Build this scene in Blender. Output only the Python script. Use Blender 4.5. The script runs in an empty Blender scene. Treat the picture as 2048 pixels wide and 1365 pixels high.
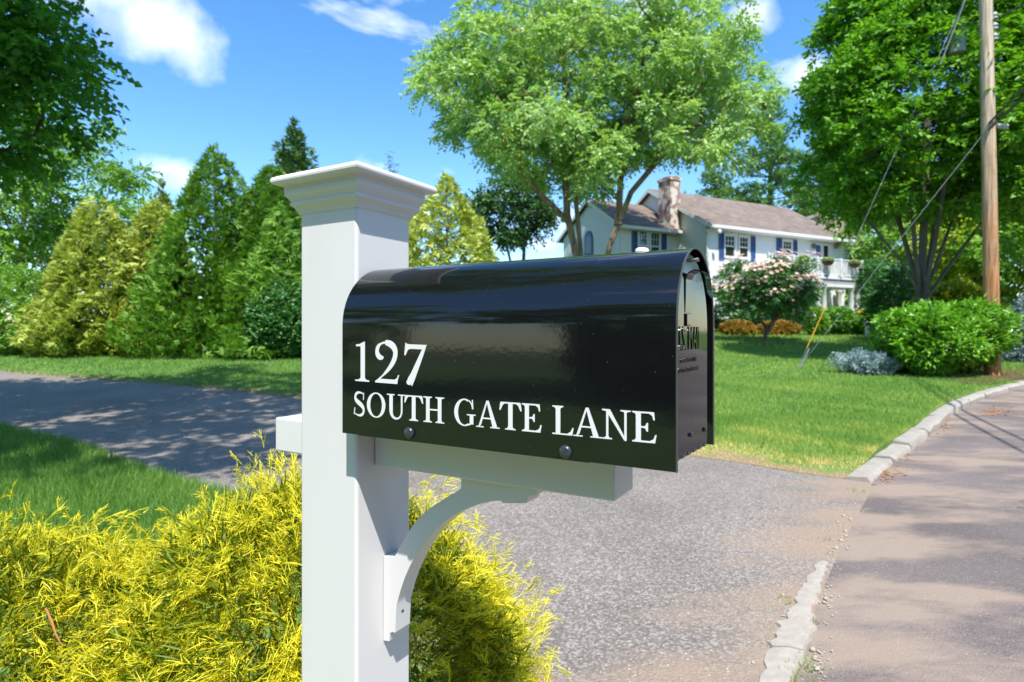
import bpy, bmesh, math, random
import numpy as np
from mathutils import Vector, Matrix
from mathutils.geometry import delaunay_2d_cdt

random.seed(7)
rng = np.random.default_rng(7)
scene = bpy.context.scene
COL = scene.collection

# ------------------------------------------------------------------ camera, sky, sun, exposure
F, YH, H = 1195.0, 663.0, 1.25            # focal length (px of a 2048 frame), horizon row, eye height
cam_d = bpy.data.cameras.new('camera')
cam = bpy.data.objects.new('camera', cam_d)
COL.objects.link(cam)
cam.location = (0, 0, H)
cam.rotation_euler = (math.radians(90), 0, 0)
cam_d.sensor_width = 36.0
cam_d.lens = 36.0 * F / 2048.0
cam_d.shift_y = -(682.5 - YH) / 2048.0
cam_d.clip_start = 0.02
cam_d.clip_end = 3000
cam_d.dof.use_dof = True
cam_d.dof.focus_distance = 0.82
cam_d.dof.aperture_fstop = 8.5
scene.camera = cam

SUN = Vector((0.08, -0.572, 1.0)).normalized()
SUN_EL = math.asin(SUN.z)
world = bpy.data.worlds.new('World')
scene.world = world
world.use_nodes = True
wn, wl = world.node_tree.nodes, world.node_tree.links
wn.clear()
w_out = wn.new('ShaderNodeOutputWorld')
w_bg = wn.new('ShaderNodeBackground')
w_bg.inputs['Strength'].default_value = 0.148
sky = wn.new('ShaderNodeTexSky')
sky.sky_type = 'NISHITA'
sky.sun_disc = False
sky.sun_elevation = SUN_EL
sky.sun_rotation = math.atan2(SUN.x, SUN.y)
sky.altitude = 50
sky.air_density = 1.0
sky.dust_density = 0.35
sky.ozone_density = 2.2
tc = wn.new('ShaderNodeTexCoord')
mp = wn.new('ShaderNodeMapping')
mp.inputs['Scale'].default_value = (1.0, 1.0, 2.1)
mp.inputs['Location'].default_value = (0.62, 0.18, 0.31)
wl.new(tc.outputs['Generated'], mp.inputs['Vector'])
n1 = wn.new('ShaderNodeTexNoise')
n1.inputs['Scale'].default_value = 2.6
n1.inputs['Detail'].default_value = 5
n1.inputs['Roughness'].default_value = 0.55
n1.inputs['Distortion'].default_value = 0.25
wl.new(mp.outputs['Vector'], n1.inputs['Vector'])
cr = wn.new('ShaderNodeValToRGB')
cr.color_ramp.elements[0].position = 0.60
cr.color_ramp.elements[0].color = (0, 0, 0, 1)
cr.color_ramp.elements[1].position = 0.74
cr.color_ramp.elements[1].color = (1, 1, 1, 1)
wl.new(n1.outputs['Fac'], cr.inputs['Fac'])
# the single puffs seen in the photo, at their own directions, edges broken by the noise
n2 = wn.new('ShaderNodeTexNoise'); n2.inputs['Scale'].default_value = 11; n2.inputs['Detail'].default_value = 5
wl.new(tc.outputs['Generated'], n2.inputs['Vector'])
def puff(px, py, sx, sy):
    d = Vector(((px - 1024) / F, 1.0, (YH - py) / F)).normalized()
    vs = wn.new('ShaderNodeVectorMath'); vs.operation = 'SUBTRACT'
    wl.new(tc.outputs['Generated'], vs.inputs[0]); vs.inputs[1].default_value = d
    vm = wn.new('ShaderNodeVectorMath'); vm.operation = 'MULTIPLY'
    wl.new(vs.outputs[0], vm.inputs[0]); vm.inputs[1].default_value = (F / sx, F / sx, F / sy)
    ln = wn.new('ShaderNodeVectorMath'); ln.operation = 'LENGTH'
    wl.new(vm.outputs[0], ln.inputs[0])
    ad = wn.new('ShaderNodeMath'); ad.operation = 'MULTIPLY_ADD'
    wl.new(n2.outputs['Fac'], ad.inputs[0]); ad.inputs[1].default_value = 2.6; 
    sb = wn.new('ShaderNodeMath'); sb.operation = 'SUBTRACT'; sb.inputs[0].default_value = -0.45
    wl.new(ln.outputs['Value'], sb.inputs[1]); wl.new(sb.outputs[0], ad.inputs[2])
    ms = wn.new('ShaderNodeMapRange'); ms.inputs['From Min'].default_value = 0.0; ms.inputs['From Max'].default_value = 1.35
    wl.new(ad.outputs[0], ms.inputs['Value'])
    return ms.outputs['Result']
fac = cr.outputs['Color']
for a in ((300, 55, 130, 85), (170, -40, 190, 80), (335, 335, 95, 34), (1625, 150, 75, 42), (1500, 40, 70, 40),
          (1075, 488, 60, 26), (690, -60, 150, 50)):
    mx = wn.new('ShaderNodeMath'); mx.operation = 'MAXIMUM'
    wl.new(fac, mx.inputs[0]); wl.new(puff(*a), mx.inputs[1]); fac = mx.outputs[0]
cm = wn.new('ShaderNodeMix'); cm.data_type = 'RGBA'
wl.new(fac, cm.inputs[0])
hsv = wn.new('ShaderNodeHueSaturation'); hsv.inputs['Saturation'].default_value = 1.28; hsv.inputs['Value'].default_value = 1.08
wl.new(sky.outputs['Color'], hsv.inputs['Color'])
wl.new(hsv.outputs['Color'], cm.inputs[6])
cm.inputs[7].default_value = (6.6, 6.8, 7.1, 1)
wl.new(cm.outputs[2], w_bg.inputs['Color'])
wl.new(w_bg.outputs['Background'], w_out.inputs['Surface'])

sun_d = bpy.data.lights.new('sun', 'SUN')
sun_d.energy = 4.4
sun_d.angle = math.radians(0.53)
sun_d.color = (1.0, 0.955, 0.88)
sun_o = bpy.data.objects.new('sun', sun_d)
sun_o.rotation_euler = (-SUN).to_track_quat('-Z', 'Y').to_euler()
COL.objects.link(sun_o)

scene.view_settings.view_transform = 'Standard'
scene.view_settings.look = 'None'
scene.view_settings.gamma = 1.0
scene.view_settings.exposure = 0.84
scene.render.engine = 'CYCLES'
scene.cycles.use_denoising = True
scene.cycles.max_bounces = 5
scene.cycles.diffuse_bounces = 2
scene.cycles.glossy_bounces = 3
scene.cycles.transmission_bounces = 2
scene.cycles.transparent_max_bounces = 4

# ------------------------------------------------------------------ helpers
def terr(y):
    t = (y - 8.0) / 1.2
    s = 1.2 * (t + math.log1p(math.exp(-t)) if t > 0 else math.log1p(math.exp(t)))
    s2 = min(s, 19.5)
    return 0.058 * s2
def terr_np(y):
    t = (np.asarray(y, float) - 8.0) / 1.2
    return 0.058 * np.minimum(1.2 * np.logaddexp(0, t), 19.5)
def G(px, py, dz=0.0):                       # where the ray through a pixel meets the ground
    lo, hi = 0.5, 60.0
    for _ in range(60):
        m = (lo + hi) / 2
        if H - (py - YH) / F * m > terr(m) + dz: lo = m
        else: hi = m
    return Vector(((px - 1024) / F * lo, lo, terr(lo) + dz))
def PT(px, py, d):                           # the point at depth d behind a pixel
    return Vector(((px - 1024) / F * d, d, H - (py - YH) / F * d))
def base_at(px, d):
    return Vector(((px - 1024) / F * d, d, terr(d)))

def link(name, me, mat=None, parent=None):
    o = bpy.data.objects.new(name, me)
    COL.objects.link(o)
    if mat is not None and me is not None and len(me.materials) == 0: me.materials.append(mat)
    if parent is not None: o.parent = parent
    return o
def tag(o, label=None, cat=None, group=None, kind=None):
    if label: o['label'] = label
    if cat: o['category'] = cat
    if group: o['group'] = group
    if kind: o['kind'] = kind
    return o
def thing(name, label, cat, loc=(0, 0, 0), rz=0.0, group=None):
    o = bpy.data.objects.new(name, None)
    COL.objects.link(o)
    o.empty_display_size = 0.1
    o.location = loc; o.rotation_euler = (0, 0, rz)
    return tag(o, label, cat, group)

class MB:
    def __init__(s): s.v = []; s.f = []
    def add(s, vs, fs):
        b = len(s.v); s.v += [tuple(x) for x in vs]; s.f += [tuple(b + i for i in q) for q in fs]
    def box(s, x0, x1, y0, y1, z0, z1):
        s.add([(x0, y0, z0), (x1, y0, z0), (x1, y1, z0), (x0, y1, z0), (x0, y0, z1), (x1, y0, z1), (x1, y1, z1), (x0, y1, z1)],
              [(0, 3, 2, 1), (4, 5, 6, 7), (0, 1, 5, 4), (1, 2, 6, 5), (2, 3, 7, 6), (3, 0, 4, 7)])
    def prism(s, poly, fn, d0, d1):          # polygon points -> fn(a, b, depth)
        n = len(poly)
        s.add([fn(a, b, d0) for a, b in poly] + [fn(a, b, d1) for a, b in poly],
              [tuple(range(n))[::-1], tuple(range(n, 2 * n))] + [(i, (i + 1) % n, n + (i + 1) % n, n + i) for i in range(n)])
    def tube(s, pts, rad, n=8, cap=True):
        pts = [Vector(p) for p in pts]; b = len(s.v)
        ref = None
        for i, p in enumerate(pts):
            d = (pts[min(i + 1, len(pts) - 1)] - pts[max(i - 1, 0)])
            d = d.normalized() if d.length > 1e-9 else Vector((0, 0, 1))
            if ref is None: ref = d.orthogonal().normalized()
            u = (ref - d * ref.dot(d)); u = u.normalized() if u.length > 1e-6 else d.orthogonal().normalized()
            ref = u; w = d.cross(u)
            r = rad[i] if hasattr(rad, '__len__') else rad
            for k in range(n):
                a = 2 * math.pi * k / n
                s.v.append(tuple(p + u * (r * math.cos(a)) + w * (r * math.sin(a))))
        for i in range(len(pts) - 1):
            for k in range(n):
                k2 = (k + 1) % n
                s.f.append((b + i * n + k, b + i * n + k2, b + (i + 1) * n + k2, b + (i + 1) * n + k))
        if cap:
            s.f.append(tuple(b + k for k in range(n))[::-1])
            s.f.append(tuple(b + (len(pts) - 1) * n + k for k in range(n)))
    def lathe(s, prof, c=(0, 0, 0), n=20):   # prof: (r, z)
        b = len(s.v)
        for r, z in prof:
            for k in range(n):
                a = 2 * math.pi * k / n
                s.v.append((c[0] + r * math.cos(a), c[1] + r * math.sin(a), c[2] + z))
        for i in range(len(prof) - 1):
            for k in range(n):
                k2 = (k + 1) % n
                s.f.append((b + i * n + k, b + i * n + k2, b + (i + 1) * n + k2, b + (i + 1) * n + k))
        s.f.append(tuple(b + k for k in range(n))[::-1]); s.f.append(tuple(b + (len(prof) - 1) * n + k for k in range(n)))
    def build(s, name, mat, parent=None, smooth=False, bevel=0.0, seg=2):
        me = bpy.data.meshes.new(name)
        me.from_pydata(s.v, [], s.f)
        if bevel:
            bm = bmesh.new(); bm.from_mesh(me)
            es = [e for e in bm.edges if len(e.link_faces) == 2 and e.calc_face_angle(0) > 0.6]
            bmesh.ops.bevel(bm, geom=es, offset=bevel, segments=seg, profile=0.5, affect='EDGES', clamp_overlap=True)
            bm.to_mesh(me); bm.free()
        if smooth:
            me.polygons.foreach_set('use_smooth', [True] * len(me.polygons))
        if bevel or smooth:
            try: me.set_sharp_from_angle(angle=math.radians(38 if not bevel else 50))
            except Exception: pass
        me.update()
        o = link(name, me, mat, parent)
        if bevel:
            wn_ = o.modifiers.new('weighted_normals', 'WEIGHTED_NORMAL'); wn_.keep_sharp = True; wn_.weight = 80
        return o

def np_mesh(name, V, Fc, rnd=None, extra=None, smooth=False):
    me = bpy.data.meshes.new(name)
    V = np.ascontiguousarray(V, np.float32); Fc = np.ascontiguousarray(Fc, np.int32)
    k = Fc.shape[1]
    me.vertices.add(len(V)); me.vertices.foreach_set('co', V.ravel())
    me.loops.add(Fc.size); me.loops.foreach_set('vertex_index', Fc.ravel())
    me.polygons.add(len(Fc)); me.polygons.foreach_set('loop_start', np.arange(0, Fc.size, k, dtype=np.int32))
    if smooth: me.polygons.foreach_set('use_smooth', np.ones(len(Fc), bool))
    for nm, arr in (('rnd', rnd), ('hue', extra)):
        if arr is not None:
            at = me.attributes.new(nm, 'FLOAT', 'POINT'); at.data.foreach_set('value', np.ascontiguousarray(arr, np.float32))
    me.update(calc_edges=True)
    return me
def unit(a): return a / (np.linalg.norm(a, axis=1, keepdims=True) + 1e-9)
def rand_dirs(n): return unit(rng.normal(size=(n, 3)))

# ------------------------------------------------------------------ materials
def mat_new(name):
    m = bpy.data.materials.new(name); m.use_nodes = True
    nt = m.node_tree; return m, nt, nt.nodes, nt.links, nt.nodes['Principled BSDF']
def simple(name, col, rough=0.5, metal=0.0, spec=0.5, noise=0.0, nscale=30.0, bump=0.0, coat=0.0):
    m, nt, N, L, B = mat_new(name)
    B.inputs['Base Color'].default_value = (*col, 1)
    B.inputs['Roughness'].default_value = rough
    B.inputs['Metallic'].default_value = metal
    B.inputs['Specular IOR Level'].default_value = spec
    B.inputs['Coat Weight'].default_value = coat
    if noise or bump:
        c = N.new('ShaderNodeTexCoord'); n = N.new('ShaderNodeTexNoise')
        n.inputs['Scale'].default_value = nscale; n.inputs['Detail'].default_value = 6
        L.new(c.outputs['Object'], n.inputs['Vector'])
        if noise:
            mx = N.new('ShaderNodeMix'); mx.data_type = 'RGBA'
            mx.inputs[6].default_value = (*[max(0, q * (1 - noise)) for q in col], 1)
            mx.inputs[7].default_value = (*[min(1, q * (1 + noise)) for q in col], 1)
            L.new(n.outputs['Fac'], mx.inputs[0]); L.new(mx.outputs[2], B.inputs['Base Color'])
        if bump:
            b = N.new('ShaderNodeBump'); b.inputs['Strength'].default_value = bump; b.inputs['Distance'].default_value = 0.01
            L.new(n.outputs['Fac'], b.inputs['Height']); L.new(b.outputs['Normal'], B.inputs['Normal'])
    return m
def leafy(name, stops, rough=0.45, trans=0.35, tcol=None, spec=0.4, gain=1.5):
    """foliage: colour by each leaf's own random value, part of the light passes through"""
    m, nt, N, L, B = mat_new(name)
    at = N.new('ShaderNodeAttribute'); at.attribute_name = 'rnd'
    r = N.new('ShaderNodeValToRGB')
    while len(r.color_ramp.elements) < len(stops): r.color_ramp.elements.new(0.5)
    for e, (p, c) in zip(r.color_ramp.elements, stops): e.position = p; e.color = (*[min(0.85, q * gain) for q in c], 1)
    L.new(at.outputs['Fac'], r.inputs['Fac'])
    L.new(r.outputs['Color'], B.inputs['Base Color'])
    B.inputs['Roughness'].default_value = rough
    B.inputs['Specular IOR Level'].default_value = spec
    tr = N.new('ShaderNodeBsdfTranslucent')
    mul = N.new('ShaderNodeMix'); mul.data_type = 'RGBA'; mul.blend_type = 'MULTIPLY'; mul.inputs[0].default_value = 1.0
    L.new(r.outputs['Color'], mul.inputs[6]); mul.inputs[7].default_value = (*(tcol or (1.25, 1.25, 0.5)), 1)
    L.new(mul.outputs[2], tr.inputs['Color'])
    ms = N.new('ShaderNodeMixShader'); ms.inputs[0].default_value = trans
    L.new(B.outputs[0], ms.inputs[1]); L.new(tr.outputs[0], ms.inputs[2])
    L.new(ms.outputs[0], N['Material Output'].inputs['Surface'])
    return m
def bark(name, c0, c1, scale=6.0):
    m, nt, N, L, B = mat_new(name)
    c = N.new('ShaderNodeTexCoord'); mpn = N.new('ShaderNodeMapping'); mpn.inputs['Scale'].default_value = (1, 1, 0.18)
    n = N.new('ShaderNodeTexNoise'); n.inputs['Scale'].default_value = scale; n.inputs['Detail'].default_value = 8; n.inputs['Roughness'].default_value = 0.65
    L.new(c.outputs['Object'], mpn.inputs['Vector']); L.new(mpn.outputs['Vector'], n.inputs['Vector'])
    r = N.new('ShaderNodeValToRGB'); r.color_ramp.elements[0].position = 0.35; r.color_ramp.elements[0].color = (*c0, 1)
    r.color_ramp.elements[1].position = 0.65; r.color_ramp.elements[1].color = (*c1, 1)
    L.new(n.outputs['Fac'], r.inputs['Fac']); L.new(r.outputs['Color'], B.inputs['Base Color'])
    b = N.new('ShaderNodeBump'); b.inputs['Strength'].default_value = 0.7; b.inputs['Distance'].default_value = 0.02
    L.new(n.outputs['Fac'], b.inputs['Height']); L.new(b.outputs['Normal'], B.inputs['Normal'])
    B.inputs['Roughness'].default_value = 0.85
    return m

M = {}
M['vinyl'] = simple('white_vinyl', (0.60, 0.605, 0.60), rough=0.32, spec=0.4, noise=0.015, nscale=5)
def vinyl():
    m, nt, N, L, B = mat_new('white_vinyl')
    c = N.new('ShaderNodeTexCoord')
    n = N.new('ShaderNodeTexNoise'); n.inputs['Scale'].default_value = 7; n.inputs['Detail'].default_value = 6
    mpn = N.new('ShaderNodeMapping'); mpn.inputs['Scale'].default_value = (1, 1, 0.22); L.new(c.outputs['Object'], mpn.inputs[0]); L.new(mpn.outputs[0], n.inputs['Vector'])
    r_ = N.new('ShaderNodeMapRange'); r_.inputs['From Min'].default_value = 0.50; r_.inputs['From Max'].default_value = 0.80; r_.inputs['To Max'].default_value = 0.35; L.new(n.outputs['Fac'], r_.inputs['Value'])
    v = N.new('ShaderNodeTexVoronoi'); v.inputs['Scale'].default_value = 55; L.new(c.outputs['Object'], v.inputs['Vector'])
    sp = N.new('ShaderNodeMapRange'); sp.inputs['From Min'].default_value = 0.045; sp.inputs['From Max'].default_value = 0.025; L.new(v.outputs['Distance'], sp.inputs['Value'])
    n2 = N.new('ShaderNodeTexNoise'); n2.inputs['Scale'].default_value = 14; L.new(c.outputs['Object'], n2.inputs['Vector'])
    g2 = N.new('ShaderNodeMapRange'); g2.inputs['From Min'].default_value = 0.60; g2.inputs['From Max'].default_value = 0.66; L.new(n2.outputs['Fac'], g2.inputs['Value'])
    mu = N.new('ShaderNodeMath'); mu.operation = 'MULTIPLY'; L.new(sp.outputs[0], mu.inputs[0]); L.new(g2.outputs[0], mu.inputs[1])
    ad = N.new('ShaderNodeMath'); ad.operation = 'ADD'; ad.use_clamp = True; L.new(mu.outputs[0], ad.inputs[0]); L.new(r_.outputs[0], ad.inputs[1])
    mx = N.new('ShaderNodeMix'); mx.data_type = 'RGBA'; L.new(ad.outputs[0], mx.inputs[0])
    mx.inputs[6].default_value = (0.655, 0.65, 0.657, 1); mx.inputs[7].default_value = (0.52, 0.50, 0.465, 1)
    L.new(mx.outputs[2], B.inputs['Base Color'])
    rr = N.new('ShaderNodeMapRange'); rr.inputs['To Min'].default_value = 0.28; rr.inputs['To Max'].default_value = 0.5; L.new(n.outputs['Fac'], rr.inputs['Value']); L.new(rr.outputs[0], B.inputs['Roughness'])
    B.inputs['Specular IOR Level'].default_value = 0.4
    return m
M['vinyl'] = vinyl()
M['trim'] = simple('white_trim', (0.66, 0.66, 0.65), rough=0.5)
M['shutter'] = simple('blue_shutter', (0.04, 0.10, 0.27), rough=0.5)
M['steel'] = simple('galvanised', (0.45, 0.46, 0.47), rough=0.45, metal=0.7)
M['wire'] = simple('wire', (0.10, 0.10, 0.10), rough=0.5)
M['guyyellow'] = simple('guy_guard', (0.75, 0.42, 0.02), rough=0.45)
M['grey_can'] = simple('grey_paint', (0.36, 0.39, 0.40), rough=0.5)
M['grey_fascia'] = simple('grey_fascia', (0.30, 0.31, 0.33), rough=0.6)
M['bark'] = bark('bark_grey', (0.07, 0.06, 0.05), (0.20, 0.17, 0.14))
M['bark_birch'] = bark('bark_tan', (0.09, 0.055, 0.035), (0.36, 0.25, 0.17), 9)
M['bark_smooth'] = bark('bark_smooth', (0.075, 0.07, 0.055), (0.15, 0.14, 0.11), 4)
M['twig'] = simple('twig', (0.10, 0.06, 0.03), rough=0.8)
M['deadtwig'] = simple('dead_twig', (0.42, 0.17, 0.05), rough=0.8)
M['pebble'] = simple('pebble', (0.38, 0.33, 0.275), rough=0.85, noise=0.25, nscale=40)
M['litter'] = simple('leaf_litter', (0.30, 0.15, 0.07), rough=0.9, noise=0.4, nscale=40)
M['terracotta'] = simple('terracotta', (0.45, 0.20, 0.10), rough=0.8)
M['bluepot'] = simple('blue_glaze', (0.02, 0.08, 0.28), rough=0.25)
M['darkglass'] = simple('window_glass', (0.02, 0.025, 0.03), rough=0.05, spec=0.8)
M['leaf_birch'] = leafy('leaf_light', [(0.0, (0.085, 0.155, 0.035)), (0.55, (0.140, 0.225, 0.070)), (1.0, (0.24, 0.30, 0.17))], trans=0.40, rough=0.34, gain=2.35)
M['leaf_horn'] = leafy('leaf_hornbeam', [(0.0, (0.04, 0.12, 0.010)), (0.6, (0.085, 0.21, 0.014)), (1.0, (0.15, 0.29, 0.022))], trans=0.38, gain=1.8)
M['leaf_maple'] = leafy('leaf_maple', [(0.0, (0.022, 0.075, 0.010)), (0.7, (0.04, 0.12, 0.014)), (1.0, (0.08, 0.19, 0.022))], trans=0.48, gain=2.5)
M['leaf_far'] = leafy('leaf_far', [(0.0, (0.06, 0.13, 0.02)), (0.6, (0.11, 0.21, 0.03)), (1.0, (0.18, 0.28, 0.05))], trans=0.4, gain=2.0)
M['leaf_pine'] = leafy('needle_pine', [(0.0, (0.035, 0.085, 0.018)), (0.6, (0.07, 0.15, 0.025)), (1.0, (0.12, 0.21, 0.035))], trans=0.2, gain=2.0)
M['leaf_arbor'] = leafy('needle_arborvitae', [(0.0, (0.035, 0.09, 0.010)), (0.55, (0.082, 0.185, 0.016)), (1.0, (0.18, 0.285, 0.035))], trans=0.22, gain=1.8)
M['leaf_dark'] = leafy('needle_dark', [(0.0, (0.015, 0.05, 0.012)), (0.6, (0.04, 0.10, 0.018)), (1.0, (0.08, 0.15, 0.03))], trans=0.2)
M['leaf_gold'] = leafy('needle_gold', [(0.0, (0.11, 0.16, 0.018)), (0.4, (0.245, 0.305, 0.04)), (1.0, (0.43, 0.46, 0.13))], trans=0.25, tcol=(1.1, 1.1, 0.6), gain=1.6)
M['leaf_hemlock'] = leafy('needle_hemlock', [(0.0, (0.06, 0.14, 0.02)), (0.6, (0.12, 0.24, 0.035)), (1.0, (0.22, 0.33, 0.06))], trans=0.25, gain=1.8)
M['leaf_rhodo'] = leafy('leaf_rhododendron', [(0.0, (0.035, 0.10, 0.012)), (0.5, (0.085, 0.21, 0.018)), (1.0, (0.17, 0.32, 0.04))], rough=0.28, trans=0.25, spec=0.6, gain=2.0)
M['leaf_round'] = leafy('leaf_dark_shrub', [(0.0, (0.02, 0.07, 0.02)), (0.6, (0.04, 0.12, 0.03)), (1.0, (0.09, 0.18, 0.06))], trans=0.25, gain=2.0)
M['leaf_yelgreen'] = leafy('leaf_yellow_green', [(0.0, (0.07, 0.12, 0.01)), (0.5, (0.18, 0.24, 0.015)), (1.0, (0.34, 0.36, 0.03))], trans=0.3, gain=1.7)
M['leaf_bronze'] = leafy('leaf_bronze', [(0.0, (0.10, 0.09, 0.015)), (0.5, (0.25, 0.16, 0.025)), (0.8, (0.30, 0.12, 0.03)), (1.0, (0.33, 0.28, 0.05))], trans=0.3)
M['leaf_blue'] = leafy('needle_blue_spruce', [(0.0, (0.06, 0.10, 0.10)), (0.6, (0.16, 0.23, 0.24)), (1.0, (0.30, 0.38, 0.38))], trans=0.1, tcol=(1, 1, 1), gain=1.7)
M['petal_pink'] = leafy('petal_pink', [(0.0, (0.62, 0.36, 0.28)), (0.45, (0.76, 0.55, 0.47)), (1.0, (0.84, 0.77, 0.70))], trans=0.35, tcol=(1, 1, 1), gain=1.0)
M['petal_white'] = leafy('petal_white', [(0.0, (0.65, 0.68, 0.62)), (1.0, (0.82, 0.82, 0.80))], trans=0.3, tcol=(1, 1, 1), gain=1.0)
M['petal_yellow'] = leafy('petal_yellow', [(0.0, (0.75, 0.42, 0.02)), (1.0, (0.85, 0.65, 0.03))], trans=0.3, tcol=(1, 1, 0.5), gain=1.0)
M['petal_orange'] = leafy('petal_orange', [(0.0, (0.7, 0.25, 0.02)), (1.0, (0.80, 0.42, 0.03))], trans=0.3, tcol=(1, 1, 0.5), gain=1.0)
M['thread_gold'] = leafy('thread_gold', [(0.0, (0.045, 0.10, 0.008)), (0.28, (0.16, 0.22, 0.008)), (0.55, (0.46, 0.45, 0.012)), (1.0, (0.72, 0.65, 0.03))], trans=0.30, tcol=(1.1, 1.1, 0.35), rough=0.5, gain=1.18)
M['grass'] = leafy('grass_blade', [(0.0, (0.045, 0.11, 0.018)), (0.45, (0.098, 0.185, 0.032)), (0.72, (0.17, 0.235, 0.045)), (0.86, (0.34, 0.29, 0.075)), (1.0, (0.48, 0.36, 0.15))], trans=0.35, rough=0.5, gain=1.9)

def gloss_black():
    m, nt, N, L, B = mat_new('gloss_black_paint')
    c = N.new('ShaderNodeTexCoord')
    v = N.new('ShaderNodeTexVoronoi'); v.inputs['Scale'].default_value = 210.0
    L.new(c.outputs['Object'], v.inputs['Vector'])
    lt = N.new('ShaderNodeMapRange'); lt.inputs['From Min'].default_value = 0.13; lt.inputs['From Max'].default_value = 0.06
    L.new(v.outputs['Distance'], lt.inputs['Value'])
    n = N.new('ShaderNodeTexNoise'); n.inputs['Scale'].default_value = 60; n.inputs['Detail'].default_value = 3
    L.new(c.outputs['Object'], n.inputs['Vector'])
    gt = N.new('ShaderNodeMapRange'); gt.inputs['From Min'].default_value = 0.55; gt.inputs['From Max'].default_value = 0.66
    L.new(n.outputs['Fac'], gt.inputs['Value'])
    mu = N.new('ShaderNodeMath'); mu.operation = 'MULTIPLY'; L.new(lt.outputs[0], mu.inputs[0]); L.new(gt.outputs[0], mu.inputs[1])
    mx = N.new('ShaderNodeMix'); mx.data_type = 'RGBA'; L.new(mu.outputs[0], mx.inputs[0])
    mx.inputs[6].default_value = (0.0055, 0.006, 0.007, 1); mx.inputs[7].default_value = (0.16, 0.16, 0.15, 1)
    L.new(mx.outputs[2], B.inputs['Base Color'])
    rr = N.new('ShaderNodeMapRange'); rr.inputs['To Min'].default_value = 0.07; rr.inputs['To Max'].default_value = 0.6
    L.new(mu.outputs[0], rr.inputs['Value']); L.new(rr.outputs[0], B.inputs['Roughness'])
    B.inputs['Specular IOR Level'].default_value = 0.62
    n2 = N.new('ShaderNodeTexNoise'); n2.inputs['Scale'].default_value = 150; n2.inputs['Detail'].default_value = 2
    L.new(c.outputs['Object'], n2.inputs['Vector'])
    b = N.new('ShaderNodeBump'); b.inputs['Strength'].default_value = 0.022; b.inputs['Distance'].default_value = 0.002
    L.new(n2.outputs['Fac'], b.inputs['Height']); L.new(b.outputs['Normal'], B.inputs['Normal'])
    return m
M['black'] = gloss_black()
M['bolt'] = simple('black_bolt', (0.03, 0.035, 0.045), rough=0.22, spec=0.8)
M['letter'] = simple('white_letter_vinyl', (0.72, 0.72, 0.74), rough=0.4)

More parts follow.
